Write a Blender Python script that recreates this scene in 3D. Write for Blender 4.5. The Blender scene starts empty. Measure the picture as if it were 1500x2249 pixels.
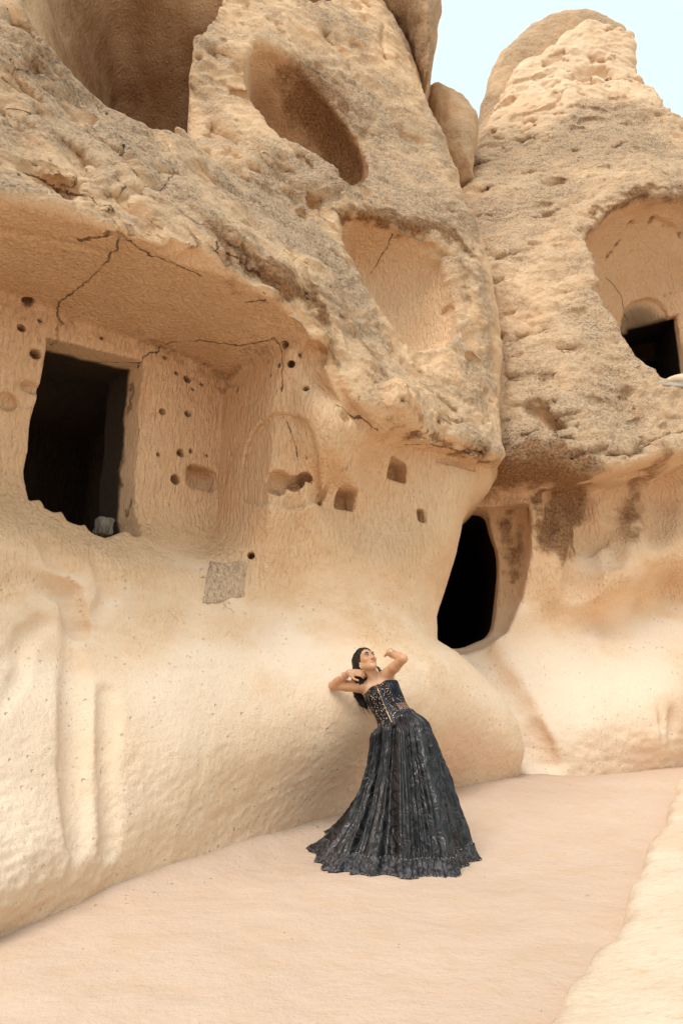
import bpy, math, random, time
import numpy as np
T0 = time.time()
random.seed(7)
S = bpy.context.scene
COL = S.collection
f32 = np.float32

# ------------------------------------------------------------------ camera, sky, sun, exposure
H, PITCH, FPX = 1.15, math.radians(15.5), 1500.0
cam = bpy.data.cameras.new('camera')
cam.sensor_fit = 'VERTICAL'; cam.sensor_height = 36.0; cam.lens = 36.0*FPX/2249.0
cam.clip_start = 0.05; cam.clip_end = 500
camo = bpy.data.objects.new('camera', cam); COL.objects.link(camo)
camo.location = (0, 0, H); camo.rotation_euler = (math.pi/2+PITCH, 0, 0)
S.camera = camo

SUN_EL, SUN_AZ = math.radians(58), math.radians(215)     # azimuth clockwise from +Y
W = bpy.data.worlds.new('World'); S.world = W; W.use_nodes = True
nt = W.node_tree; bg = nt.nodes['Background']
sky = nt.nodes.new('ShaderNodeTexSky'); sky.sky_type = 'NISHITA'; sky.sun_disc = False
sky.sun_elevation = SUN_EL; sky.sun_rotation = SUN_AZ; sky.dust_density = 3.0; sky.air_density = 1.0; sky.ozone_density = 1.0
hs = nt.nodes.new('ShaderNodeMixRGB'); hs.inputs[0].default_value = 0.93   # thin even overcast veil over the blue
hs.inputs[2].default_value = (8.3, 9.9, 9.8, 1)
nt.links.new(sky.outputs[0], hs.inputs[1]); nt.links.new(hs.outputs[0], bg.inputs[0])
bg.inputs[1].default_value = 0.0885
sun = bpy.data.lights.new('sun', 'SUN'); sun.energy = 2.6; sun.angle = math.radians(35); sun.color = (1.0, 0.94, 0.86)
suno = bpy.data.objects.new('sun', sun); COL.objects.link(suno)
sd = (math.sin(SUN_AZ)*math.cos(SUN_EL), math.cos(SUN_AZ)*math.cos(SUN_EL), math.sin(SUN_EL))
from mathutils import Vector
suno.rotation_euler = Vector(sd).to_track_quat('Z', 'Y').to_euler()
suno.location = (sd[0]*30, sd[1]*30, sd[2]*30)
S.view_settings.view_transform = 'Standard'; S.view_settings.look = 'None'
S.view_settings.gamma = 1.0; S.view_settings.use_curve_mapping = False
S.view_settings.exposure = 0.32
S.render.engine = 'CYCLES'
S.cycles.max_bounces = 8; S.cycles.diffuse_bounces = 5

# ------------------------------------------------------------------ helpers
CT, ST = math.cos(PITCH), math.sin(PITCH)
def ray(u, v):
    a, b = u-750.0, v-1124.5
    return np.array([a, FPX*CT+b*ST, FPX*ST-b*CT])
def P(u, v, Y):
    d = ray(u, v); return np.array([0, 0, H])+d*(Y/d[1])
def proj(p):
    q = np.asarray(p)-np.array([0, 0, H])
    zc = q[..., 1]*CT+q[..., 2]*ST; yc = -q[..., 1]*ST+q[..., 2]*CT
    return 750+FPX*q[..., 0]/zc, 1124.5-FPX*yc/zc

# vectorised value/gradient noise
_rng = np.random.RandomState(3)
_perm = _rng.permutation(4096).astype(np.int64)
_grad = _rng.normal(size=(4096, 3)).astype(f32); _grad /= np.linalg.norm(_grad, axis=1)[:, None]
def gnoise(p):
    p = np.asarray(p, f32); i = np.floor(p).astype(np.int64); f = p-i
    w = f*f*f*(f*(f*6-15)+10); out = np.zeros(len(p), f32)
    for dx in (0, 1):
        for dy in (0, 1):
            for dz in (0, 1):
                h = _perm[(_perm[(_perm[(i[:, 0]+dx) & 4095]+i[:, 1]+dy) & 4095]+i[:, 2]+dz) & 4095]
                g = _grad[h]; r = f-np.array([dx, dy, dz], f32)
                ww = (w[:, 0] if dx else 1-w[:, 0])*(w[:, 1] if dy else 1-w[:, 1])*(w[:, 2] if dz else 1-w[:, 2])
                out += ww*(g*r).sum(1)
    return out*1.6
def fbm(p, sc, oct=4, gain=0.5, ridge=False):
    o = np.zeros(len(p), f32); a = 1.0; s = np.asarray(sc, f32)
    for k in range(oct):
        n = gnoise(np.asarray(p, f32)*s+17.3*k)
        if ridge: n = 1-2*np.abs(n)
        o += a*n; a *= gain; s = s*2.07
    return o
def sstep(a, b, x):
    t = np.clip((x-a)/(b-a), 0, 1); return t*t*(3-2*t)
def smax(a, b, k):
    h = np.maximum(k-np.abs(a-b), 0)/k; return np.maximum(a, b)+h*h*k*f32(0.25)
def smin(a, b, k):
    h = np.maximum(k-np.abs(a-b), 0)/k; return np.minimum(a, b)-h*h*k*f32(0.25)

def rbf_fit(pts, vals, smooth=1e-3):
    pts = np.asarray(pts, float); n = len(pts)
    D = np.linalg.norm(pts[:, None]-pts[None], axis=2)
    A = np.zeros((n+3, n+3)); A[:n, :n] = -D+np.eye(n)*smooth
    A[:n, n] = 1; A[:n, n+1:] = pts; A[n, :n] = 1; A[n+1:, :n] = pts.T
    b = np.zeros(n+3); b[:n] = vals
    c = np.linalg.solve(A, b)
    def ev(x, y):
        sh = x.shape; x = x.ravel(); y = y.ravel(); o = np.zeros(len(x)); 
        for i in range(n): o -= c[i]*np.sqrt((x-pts[i, 0])**2+(y-pts[i, 1])**2+0.0009)
        return (o+c[n]+c[n+1]*x+c[n+2]*y).reshape(sh).astype(f32)
    return ev
def blur2(a, r):
    k = np.exp(-0.5*(np.arange(-2*r, 2*r+1)/max(r*0.8, .5))**2); k /= k.sum()
    for ax in (0, 1):
        a = np.apply_along_axis(lambda m: np.convolve(np.pad(m, 2*r, mode='edge'), k, 'valid'), ax, a)
    return a.astype(f32)
def sdpoly(x, z, poly):
    """signed distance to polygon, negative inside"""
    poly = np.asarray(poly, float); n = len(poly)
    d = np.full(x.shape, 1e9); s = np.ones(x.shape)
    for i in range(n):
        a = poly[i]; b = poly[i-1]; e = b-a; wx = x-a[0]; wz = z-a[1]
        t = np.clip((wx*e[0]+wz*e[1])/(e@e+1e-12), 0, 1)
        d = np.minimum(d, (wx-e[0]*t)**2+(wz-e[1]*t)**2)
        c1 = z >= a[1]; c2 = z < b[1]; c3 = e[0]*wz > e[1]*wx
        s = np.where((c1 & c2 & c3) | (~c1 & ~c2 & ~c3), -s, s)
    return (s*np.sqrt(d)).astype(f32)

class Vox:
    def __init__(s, lo, hi, h):
        s.h = h; s.lo = np.array(lo, float)
        s.n = np.ceil((np.array(hi)-s.lo)/h).astype(int)+1
        s.x, s.y, s.z = [(s.lo[i]+h*np.arange(s.n[i])).astype(f32) for i in range(3)]
        s.XX, s.ZZ = np.meshgrid(s.x, s.z, indexing='ij')
        s.D = None
    def front(s, Y2):
        """solid behind the surface y = Y2(x, z)"""
        gx, gz = np.gradient(Y2, s.h); g = np.sqrt(1+np.minimum(gx*gx+gz*gz, 9)).astype(f32)
        return (Y2/g)[:, None, :]-s.y[None, :, None]*(1/g)[:, None, :]
    def box(s, lo, hi):
        return tuple(slice(max(0, int((lo[i]-s.lo[i])/s.h)), max(0, min(s.n[i], int((hi[i]-s.lo[i])/s.h)+2))) for i in range(3))
    def pts(s, b):
        return s.x[b[0]][:, None, None], s.y[b[1]][None, :, None], s.z[b[2]][None, None, :]
    def carve(s, lo, hi, fn, k=0.06):
        b = s.box(lo, hi)
        if min(q.stop-q.start for q in b) <= 0: return
        c = fn(*s.pts(b)).astype(f32)
        s.D[b] = smax(s.D[b], -c, f32(k))
    def add(s, lo, hi, fn, k=0.06):
        b = s.box(lo, hi)
        if min(q.stop-q.start for q in b) <= 0: return
        s.D[b] = smin(s.D[b], fn(*s.pts(b)).astype(f32), f32(k))
    def hit(s, u, v, y0=2.5, y1=16.0):
        d = ray(u, v); t = np.arange(y0, y1, 0.01)/d[1]
        p = np.array([0, 0, H])+d*t[:, None]; q = (p-s.lo)/s.h
        ok = np.all((q >= 0) & (q < s.n-1), axis=1)
        p = p[ok]; q = q[ok]; i = q.astype(int)
        val = s.D[i[:, 0], i[:, 1], i[:, 2]]
        w = np.nonzero(val < 0)[0]
        if len(w) == 0: return None
        return p[w[0]]
    def normal(s, p):
        i = ((p-s.lo)/s.h).astype(int); g = np.zeros(3)
        for a in range(3):
            e = np.zeros(3, int); e[a] = 2
            j = np.clip(i+e, 0, s.n-1); k = np.clip(i-e, 0, s.n-1)
            g[a] = s.D[tuple(j)]-s.D[tuple(k)]
        return g/(np.linalg.norm(g)+1e-9)
    def mesh(s):
        """naive surface nets"""
        D = s.D; m = D < 0
        c = np.zeros(tuple(s.n-1), np.uint8)
        for a in (0, 1):
            for b in (0, 1):
                for d in (0, 1):
                    c += m[a:s.n[0]-1+a, b:s.n[1]-1+b, d:s.n[2]-1+d]
        act = (c > 0) & (c < 8); del c
        I = np.argwhere(act); idx = np.full(act.shape, -1, np.int32); idx[act] = np.arange(len(I)); del act
        V = np.zeros((len(I), 8), f32); offs = [(a, b, d) for a in (0, 1) for b in (0, 1) for d in (0, 1)]
        for q, o in enumerate(offs): V[:, q] = D[I[:, 0]+o[0], I[:, 1]+o[1], I[:, 2]+o[2]]
        acc = np.zeros((len(I), 3), f32); cnt = np.zeros(len(I), f32)
        for q in range(8):
            for r in range(q+1, 8):
                o, p = np.array(offs[q]), np.array(offs[r])
                if np.abs(o-p).sum() != 1: continue
                a, b = V[:, q], V[:, r]; cr = (a < 0) != (b < 0)
                t = np.where(cr, a/np.where(cr, a-b, 1), 0)
                acc += np.where(cr, 1, 0)[:, None]*(o[None]+t[:, None]*(p-o)[None]); cnt += cr
        co = (s.lo+s.h*(I+acc/cnt[:, None])).astype(f32)
        F = []
        for ax in range(3):
            o = [slice(1, -1)]*3; o[ax] = slice(0, -1); o1 = list(o); o1[ax] = slice(1, None)
            A = m[tuple(o)]; B = m[tuple(o1)]
            u, v = [(1, 2), (2, 0), (0, 1)][ax]
            for flip in (False, True):
                e = np.argwhere((A & ~B) if not flip else (~A & B))
                if len(e) == 0: continue
                e[:, u] += 1; e[:, v] += 1
                eu = np.zeros(3, int); eu[u] = 1; ev = np.zeros(3, int); ev[v] = 1
                q = [e-eu-ev, e-ev, e, e-eu]
                f = np.stack([idx[k[:, 0], k[:, 1], k[:, 2]] for k in q], 1)
                if flip: f = f[:, ::-1]
                F.append(f[(f >= 0).all(1)])
        return co, np.concatenate(F)

def mk_mesh(name, co, F, mat=None, parent=None, smooth=True, uv=None):
    F = np.asarray(F, np.int32); k = F.shape[1]
    me = bpy.data.meshes.new(name)
    me.vertices.add(len(co)); me.vertices.foreach_set('co', np.asarray(co, f32).ravel())
    me.loops.add(F.size); me.loops.foreach_set('vertex_index', F.ravel())
    me.polygons.add(len(F)); me.polygons.foreach_set('loop_start', np.arange(0, F.size, k, dtype=np.int32))
    if smooth: me.polygons.foreach_set('use_smooth', np.ones(len(F), bool))
    me.update(calc_edges=True)
    if uv is not None:
        l = me.uv_layers.new(name='UVMap'); l.data.foreach_set('uv', np.asarray(uv, f32)[F.ravel()].ravel())
    o = bpy.data.objects.new(name, me); COL.objects.link(o)
    if mat: me.materials.append(mat)
    if parent: o.parent = parent
    return o
def vnormals(co, F):
    a, b, c, d = [co[F[:, i]] for i in range(4)]
    n = np.cross(c-a, d-b); N = np.zeros_like(co)
    for i in range(4):
        for ax in range(3): N[:, ax] += np.bincount(F[:, i], n[:, ax], len(co)).astype(f32)
    return N/(np.linalg.norm(N, axis=1)[:, None]+1e-9)
def attr(o, name, vals):
    a = o.data.attributes.new(name, 'FLOAT', 'POINT'); a.data.foreach_set('value', np.asarray(vals, f32))
def tag(o, label=None, cat=None, group=None, kind=None):
    if label: o['label'] = label
    if cat: o['category'] = cat
    if group: o['group'] = group
    if kind: o['kind'] = kind
    return o
def segdist(p, a, b):
    e = b-a; t = np.clip(((p-a)@e)/(e@e+1e-9), 0, 1)
    return np.linalg.norm(p-(a+t[:, None]*e), axis=1)

# ------------------------------------------------------------------ materials
def newmat(name):
    m = bpy.data.materials.new(name); m.use_nodes = True
    nt = m.node_tree; b = nt.nodes['Principled BSDF']
    return m, nt, b
class NB:
    def __init__(s, nt): s.nt = nt; s.N = nt.nodes.new; s.L = nt.links.new
    def tc(s): return s.N('ShaderNodeTexCoord').outputs['Object']
    def mapv(s, v, sc, rot=(0, 0, 0), loc=(0, 0, 0)):
        n = s.N('ShaderNodeMapping'); s.L(v, n.inputs[0]); n.inputs['Scale'].default_value = sc
        n.inputs['Rotation'].default_value = rot; n.inputs['Location'].default_value = loc; return n.outputs[0]
    def noise(s, v, sc, det=4, rough=0.55, dist=0.0):
        n = s.N('ShaderNodeTexNoise'); s.L(v, n.inputs['Vector']); n.inputs['Scale'].default_value = sc
        n.inputs['Detail'].default_value = det; n.inputs['Roughness'].default_value = rough; n.inputs['Distortion'].default_value = dist
        return n.outputs['Fac']
    def voro(s, v, sc, feat='F1'):
        n = s.N('ShaderNodeTexVoronoi'); s.L(v, n.inputs['Vector']); n.inputs['Scale'].default_value = sc; n.feature = feat
        return n.outputs['Distance']
    def ramp(s, f, a, b, ca=0.0, cb=1.0):
        n = s.N('ShaderNodeMapRange'); s.L(f, n.inputs[0]); n.inputs[1].default_value = a; n.inputs[2].default_value = b
        n.inputs[3].default_value = ca; n.inputs[4].default_value = cb; n.interpolation_type = 'SMOOTHSTEP'; return n.outputs[0]
    def lin(s, f, a, b, ca=0.0, cb=1.0):
        n = s.N('ShaderNodeMapRange'); s.L(f, n.inputs[0]); n.inputs[1].default_value = a; n.inputs[2].default_value = b
        n.inputs[3].default_value = ca; n.inputs[4].default_value = cb; return n.outputs[0]
    def m(s, op, a, b=None, c=None):
        n = s.N('ShaderNodeMath'); n.operation = op
        for i, q in enumerate((a, b, c)):
            if q is None: continue
            if isinstance(q, (int, float)): n.inputs[i].default_value = q
            else: s.L(q, n.inputs[i])
        return n.outputs[0]
    def mix(s, f, a, b, mode='MIX'):
        n = s.N('ShaderNodeMixRGB'); n.blend_type = mode
        for i, q in enumerate((f, a, b)):
            if isinstance(q, (int, float)): n.inputs[i].default_value = q
            elif isinstance(q, tuple): n.inputs[i].default_value = q+(1,)
            else: s.L(q, n.inputs[i])
        return n.outputs[0]
    def at(s, name):
        n = s.N('ShaderNodeAttribute'); n.attribute_name = name; return n.outputs['Fac']
    def bump(s, h, strength, dist, nrm=None):
        n = s.N('ShaderNodeBump'); s.L(h, n.inputs['Height']); n.inputs['Strength'].default_value = strength
        n.inputs['Distance'].default_value = dist
        if nrm is not None: s.L(nrm, n.inputs['Normal'])
        return n.outputs[0]

def rock_material():
    m, nt, b = newmat('tuff_rock'); q = NB(nt); v = q.tc()
    carved, weather, stain, room_dark, crack, pale, shade_brown = [q.at(k) for k in ('carved', 'weather', 'stain', 'room_dark', 'crack', 'pale', 'shade_brown')]
    big = q.noise(v, 0.9, 4, 0.6); mid = q.noise(v, 4.0, 6, 0.62); fine = q.noise(v, 28, 6, 0.7); grit = q.noise(v, 120, 3, 0.7)
    # warm cream tuff, a little pinker in places
    base = q.mix(q.ramp(big, 0.38, 0.62), (0.72, 0.50, 0.305), (0.76, 0.56, 0.365))
    base = q.mix(q.ramp(mid, 0.40, 0.66), base, (0.79, 0.60, 0.40))
    base = q.mix(pale, base, (0.80, 0.70, 0.575))
    base = q.mix(q.m('MULTIPLY', q.m('MULTIPLY', carved, 0.7), q.m('SUBTRACT', 1.0, pale)), base, q.mix(q.ramp(q.noise(v, 2.2, 4), .35, .65), (0.76, 0.545, 0.34), (0.80, 0.60, 0.40)))
    # ochre grains and small dark inclusions, in drifts
    base = q.mix(q.m('MULTIPLY', q.ramp(fine, 0.56, 0.72), q.m('MULTIPLY', q.ramp(mid, .40, .62), 0.45)), base, (0.50, 0.29, 0.14))
    sp = q.m('MULTIPLY', q.ramp(q.voro(v, 21), 0.13, 0.08), q.ramp(q.noise(v, 1.7, 3, .6), .56, .64))
    base = q.mix(q.m('MULTIPLY', sp, 0.7), base, (0.22, 0.12, 0.06))
    # grey-buff weathered crust with lichen speckle on exposed surfaces
    cr = q.mix(q.ramp(fine, 0.38, 0.62), (0.27, 0.205, 0.145), (0.70, 0.565, 0.42))
    cr = q.mix(q.ramp(q.noise(v, 60, 4, .7), 0.45, 0.65), cr, (0.64, 0.50, 0.35))
    cr = q.mix(q.m('MULTIPLY', q.ramp(q.noise(v, 16, 8, 0.8), 0.50, 0.58), .85), cr, (0.68, 0.47, 0.29))
    cr = q.mix(q.m('MULTIPLY', q.ramp(q.noise(v, 30, 5, .75), 0.54, 0.60), q.ramp(q.noise(v, 1.9, 4, .7), .42, .6)), cr, (0.15, 0.11, 0.075))
    wn = q.m('ADD', weather, q.m('MULTIPLY', q.m('SUBTRACT', q.noise(v, 1.5, 9, 0.78), 0.5), 2.0))
    wn = q.m('MULTIPLY', q.ramp(wn, 0.30, 0.95), q.ramp(weather, 0.02, 0.15))
    base = q.mix(q.m('MULTIPLY', wn, 0.90), base, cr)
    # ochre-brown shade painted into the rock of hollows and ceilings
    base = q.mix(q.m('MULTIPLY', shade_brown, q.ramp(q.noise(v, 1.6, 5, .65), .3, .7, .55, 1.0)), base, (0.27, 0.135, 0.055))
    # dark brown seep stains, plus shade painted at high hollow and ridge nose
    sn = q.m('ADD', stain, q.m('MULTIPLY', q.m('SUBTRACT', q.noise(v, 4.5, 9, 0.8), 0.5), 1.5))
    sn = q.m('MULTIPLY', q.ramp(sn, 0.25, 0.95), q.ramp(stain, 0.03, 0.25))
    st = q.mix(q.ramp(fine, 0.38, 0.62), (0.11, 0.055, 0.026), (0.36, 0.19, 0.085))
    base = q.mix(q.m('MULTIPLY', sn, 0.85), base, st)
    base = q.mix(q.ramp(room_dark, 0.1, 0.9), base, (0.012, 0.008, 0.005))  # darkness of the deep rooms, painted into the rock colour
    # cracks: thin dark lines that follow the traced fissures
    wob = q.m('ADD', crack, q.m('MULTIPLY', q.m('SUBTRACT', q.noise(v, 11, 5, 0.7), 0.5), 0.09))
    ck = q.ramp(q.m('ABSOLUTE', wob), 0.010, 0.003)
    ck = q.m('MULTIPLY', ck, q.ramp(q.noise(v, 5, 3, .6), .36, .52, .25, 1.0))
    base = q.mix(q.m('MULTIPLY', ck, 0.85), base, (0.12, 0.062, 0.03))
    base = q.mix(1.0, base, (1.075, 0.985, 0.945), 'MULTIPLY')
    q.L(base, b.inputs['Base Color'])
    b.inputs['Roughness'].default_value = 0.95; b.inputs['Specular IOR Level'].default_value = 0.12
    # relief: grain, pits, chisel strokes in the carved rooms, crusty crumble outside
    sw = q.mapv(v, (1.0, 1.0, 0.30), (0.55, 0.45, 0.0))
    wv = q.noise(sw, 30, 3, 0.5, 0.6)
    chis = q.m('MULTIPLY', q.m('MULTIPLY', wv, q.m('ADD', carved, 0.12)), 0.060)
    rough = q.m('MULTIPLY', q.m('ADD', q.m('MULTIPLY', q.noise(v, 7, 10, 0.72), 0.075), q.m('MULTIPLY', fine, 0.022)), q.m('ADD', q.m('ADD', 0.20, q.m('MULTIPLY', q.m('SUBTRACT', 1.0, pale), 0.15)), q.m('MULTIPLY', weather, 1.0)))
    rough = q.m('ADD', rough, q.m('MULTIPLY', q.m('ADD', q.m('MULTIPLY', q.voro(v, 34), .016), q.m('MULTIPLY', q.voro(v, 12), .035)), weather))
    def ridg(vec, sc):
        n = nt.nodes.new('ShaderNodeTexNoise'); n.noise_type = 'RIDGED_MULTIFRACTAL'; q.L(vec, n.inputs['Vector']); n.inputs['Scale'].default_value = sc
        n.inputs['Detail'].default_value = 8; n.inputs['Roughness'].default_value = .62; return n.outputs['Fac']
    rg = ridg(q.mapv(v, (1, 1, 2.2), (.25, .15, 0)), 2.2)
    rough = q.m('ADD', rough, q.m('MULTIPLY', q.m('MULTIPLY', rg, .045), q.m('ADD', weather, .12)))
    pits = q.m('MULTIPLY', q.m('MULTIPLY', q.ramp(q.voro(v, 14), 0.22, 0.05), q.ramp(mid, .45, .6)), -0.014)
    h = q.m('ADD', q.m('ADD', chis, rough), q.m('ADD', pits, q.m('MULTIPLY', grit, 0.004)))
    h = q.m('ADD', h, q.m('MULTIPLY', ck, -0.03))
    h = q.m('ADD', h, q.m('MULTIPLY', sp, -0.01))
    q.L(q.bump(h, 1.0, 1.0), b.inputs['Normal'])
    return m
ROCK = rock_material()

def ground_material():
    m, nt, b = newmat('packed_sand'); q = NB(nt); v = q.tc()
    big = q.noise(v, 0.8, 5, 0.6); mid = q.noise(v, 3.5, 5, 0.6); fine = q.noise(v, 45, 5, 0.7)
    base = q.mix(q.ramp(big, 0.35, 0.65), (0.585, 0.425, 0.33), (0.61, 0.45, 0.35))
    base = q.mix(q.m('MULTIPLY', q.ramp(mid, 0.42, 0.68), 0.35), base, (0.57, 0.39, 0.25))
    base = q.mix(q.m('MULTIPLY', q.m('MULTIPLY', q.ramp(fine, 0.58, 0.75), q.ramp(q.noise(v, 1.6, 4), .40, .62)), 0.7), base, (0.38, 0.25, 0.15))
    base = q.mix(q.m('MULTIPLY', q.ramp(q.voro(v, 9.0), 0.06, 0.03), q.ramp(mid, .5, .6)), base, (0.22, 0.14, 0.08))
    q.L(base, b.inputs['Base Color']); b.inputs['Roughness'].default_value = 0.95; b.inputs['Specular IOR Level'].default_value = 0.15
    h = q.m('ADD', q.m('MULTIPLY', q.noise(v, 5, 8, 0.66), 0.05), q.m('MULTIPLY', fine, 0.010))
    q.L(q.bump(h, 0.7, 1.0), b.inputs['Normal'])
    return m
GROUND = ground_material()

# ------------------------------------------------------------------ ground
def zg(x, y):
    x = np.asarray(x, float); y = np.asarray(y, float)
    z = 0.28*sstep(5.3, 8.0, y)
    wall = 6.4+(x+0.24)*1.15          # foot of the cliff, roughly
    z = z+0.09*sstep(-0.7, 0.1, y-np.minimum(wall, 8.2))*sstep(9.5, 7.0, y)
    z = z+0.012*np.sin(x*1.7+y*0.6)+0.008*np.sin(x*4.1-y*2.3)
    return z
def grid_mesh(name, xs, ys, fz, mat):
    X, Y = np.meshgrid(xs, ys, indexing='ij'); Z = fz(X, Y)
    n, m_ = X.shape; id_ = np.arange(n*m_).reshape(n, m_)
    F = np.stack([id_[:-1, :-1], id_[1:, :-1], id_[1:, 1:], id_[:-1, 1:]], -1).reshape(-1, 4)
    return mk_mesh(name, np.stack([X, Y, Z], -1).reshape(-1, 3), F, mat)
def spaced(a, b, lo, hi, step):
    far1 = np.linspace(0, 1, 14)[1:]**2
    return np.concatenate([(lo-(lo-a)*far1)[::-1], np.arange(lo, hi, step), hi+(b-hi)*far1])
def gz(X, Y):
    Z = zg(X, Y); p = np.stack([X, Y, Z*0], -1).reshape(-1, 3)
    return Z+(0.012*fbm(p, 2.2, 4)).reshape(Z.shape)*(np.abs(X) < 9)
tag(grid_mesh('ground', spaced(-120, 120, -4, 6, 0.055), spaced(-60, 160, 0.8, 11, 0.055), gz, GROUND), kind='structure')

# ------------------------------------------------------------------ main cliff
def pts_uvy(L): return np.array([P(*q) for q in L])
def hf(L, vox, smooth=2e-3, blur=2, extra=()):
    p = pts_uvy(L)
    if len(extra): p = np.vstack([p, np.array(extra, float)])
    Y = rbf_fit(p[:, [0, 2]], p[:, 1], smooth)(vox.XX, vox.ZZ)
    return blur2(Y, blur) if blur else Y
def poly_xz(L): return pts_uvy(L)[:, [0, 2]]
def ycarve(vox, L, y0, y1, k=0.08, kk=None, flare=0.0, round_=0.0, roof=None, grow=0.0):
    """cut a hole whose outline is the polygon L, running back along y to y1"""
    pl = poly_xz(L); g = 0.3+round_
    if k > 0.025: pl = chaikin(pl, 2)
    lo = (pl[:, 0].min()-g, y0-g, pl[:, 1].min()-g); hi = (pl[:, 0].max()+g, y1+g, pl[:, 1].max()+g)
    kk = kk or k
    def fn(x, y, z):
        X, Z = np.broadcast_arrays(x[:, 0], z[0])
        s = sdpoly(X, Z, pl)[:, None, :]-f32(grow)
        if flare: s = s-flare*np.clip(y-y0, 0, 1.5)
        o = smax(s+f32(round_)*0, np.maximum(y-f32(y1), f32(y0)-y), f32(kk))
        if roof is not None:
            (a0, b0), (a1, b1) = roof; m_ = (b1-b0)/(a1-a0)
            o = smax(o, (z-(b0+m_*(y-a0)))/math.sqrt(1+m_*m_)+0*x, f32(0.25))
        return o
    vox.carve(lo, hi, fn, k)
def ellip(vox, c, r, k=0.1, rot=0.0, op='carve'):
    c = np.array(c); r = np.array(r); g = r.max()+0.2; cr, sr = math.cos(rot), math.sin(rot)
    def fn(x, y, z):
        a, b = (x-c[0]), (y-c[1]); a, b = a*cr+b*sr, -a*sr+b*cr
        q = np.sqrt((a/r[0])**2+(b/r[1])**2+((z-c[2])/r[2])**2)
        return (q-1)*r.min()
    getattr(vox, op)(c-g, c+g, fn, k)
def obox(vox, c, r, yaw=0.0, pitch=0.0, roll=0.0, rnd=0.02, k=0.03, op='carve'):
    from mathutils import Euler
    R = np.array(Euler((pitch, roll, yaw)).to_matrix()).T
    c = np.array(c, float); g = np.linalg.norm(r)+0.1
    def fn(x, y, z):
        a, b, d = x-c[0], y-c[1], z-c[2]
        o = 0; m_ = -1e3
        for i in range(3):
            q = np.abs(R[i, 0]*a+R[i, 1]*b+R[i, 2]*d)-(r[i]-rnd)
            o = o+np.maximum(q, 0)**2; m_ = np.maximum(m_, q)
        return np.sqrt(o)+np.minimum(m_, 0)-rnd
    getattr(vox, op)(c-g, c+g, fn, k)

def chaikin(p, n=1):
    p = np.asarray(p, float)
    for _ in range(n):
        q = np.roll(p, -1, axis=0); p = np.stack([p*.75+q*.25, p*.25+q*.75], 1).reshape(-1, p.shape[1])
    return p
def samp2(A, vox, x, z):
    i = np.clip((x-vox.lo[0])/vox.h, 0, vox.n[0]-1).astype(int); k = np.clip((z-vox.lo[2])/vox.h, 0, vox.n[2]-1).astype(int)
    return A[i, k]
def inset(vox, L, depth, y0, y1, k=.015):
    """sink the surface inside the outline L by a constant depth"""
    pl = poly_xz(L)
    for q_ in (vox.v if isinstance(vox, Multi) else (vox,)):
        b = q_.box((pl[:, 0].min()-.1, y0, pl[:, 1].min()-.1), (pl[:, 0].max()+.1, y1, pl[:, 1].max()+.1))
        if min(c.stop-c.start for c in b) <= 0: continue
        x, y, z = q_.pts(b); X, Z = np.broadcast_arrays(x[:, 0], z[0]); s_ = sdpoly(X, Z, pl)[:, None, :]
        q_.D[b] = smax(q_.D[b], -smax(-(q_.D[b]+f32(depth)), s_+0*y, f32(k)), f32(k))
class Multi:
    """the same rock sampled finely near the ground and more coarsely high up"""
    def __init__(s, *v): s.v = v
    def carve(s, *a, **k):
        for q in s.v: q.carve(*a, **k)
    def add(s, *a, **k):
        for q in s.v: q.add(*a, **k)
    def hit(s, u, v, **k):
        h = [p for p in (q.hit(u, v, **k) for q in s.v) if p is not None]
        return min(h, key=lambda p: p[1]) if h else None
    def normal(s, p): return s.pick(p).normal(p)
    def pick(s, p):
        for q in s.v:
            if np.all((p >= q.lo) & (p < q.lo+q.h*(q.n-1))): return q
        return s.v[0]
VLO = Vox((-4.7, 3.3, -0.35), (3.0, 10.2, 5.3), 0.0175)
VUP = Vox((-4.7, 3.9, 5.25), (3.0, 11.6, 15.0), 0.029)
VL = Multi(VLO, VUP)
A_PTS = [(-150, 400, 3.7), (0, 430, 4.1), (120, 470, 4.25), (250, 500, 4.45), (440, 545, 4.9), (560, 600, 5.3), (650, 665, 5.7), (715, 760, 5.95),
  (750, 860, 6.1), (830, 950, 6.15), (905, 905, 6.4), (942, 950, 7.2), (1000, 962, 7.6), (1100, 1010, 8.1), (0, 560, 4.1), (440, 680, 4.9), (750, 980, 6.1), (1000, 1080, 7.5), (0, 800, 4.1), (500, 900, 5.3),
  (-150, 250, 4.2), (0, 300, 4.3), (100, 300, 4.6), (250, 400, 4.75), (400, 480, 4.95), (550, 520, 5.5), (650, 580, 5.9), (780, 760, 6.4), (850, 850, 6.6),
  (-100, 0, 4.7), (0, 50, 4.7), (50, 10, 4.9), (100, 70, 5.0), (200, 200, 5.3), (360, 300, 5.8), (450, 400, 6.0), (560, 470, 6.35), (680, 560, 6.6), (760, 650, 6.8), (830, 760, 6.9), (900, 850, 7.0),
  (450, 300, 7.3), (480, 200, 7.6), (480, 100, 7.8), (520, 50, 8.0), (420, 200, 7.4), (470, 370, 7.0), (560, 430, 7.1), (300, 0, 6.8), (600, 400, 7.4), (620, 320, 7.6), (700, 480, 7.6), (790, 600, 7.6),
  (620, 60, 8.2), (560, 90, 7.7), (700, 150, 8.5), (800, 300, 8.8), (720, 0, 9.0), (860, 50, 9.6), (880, 200, 9.5), (900, 400, 8.7), (950, 300, 9.5), (980, 420, 9.0), (850, 470, 8.1), (780, 450, 7.9),
  (1040, 500, 9.0), (1050, 600, 8.8), (1060, 700, 8.7), (1000, 810, 8.2), (900, 830, 7.6), (860, 790, 7.5), (980, 900, 7.9), (1080, 900, 8.5), (500, -200, 8.5), (800, -200, 10.5), (200, -300, 7.5)]
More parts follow.
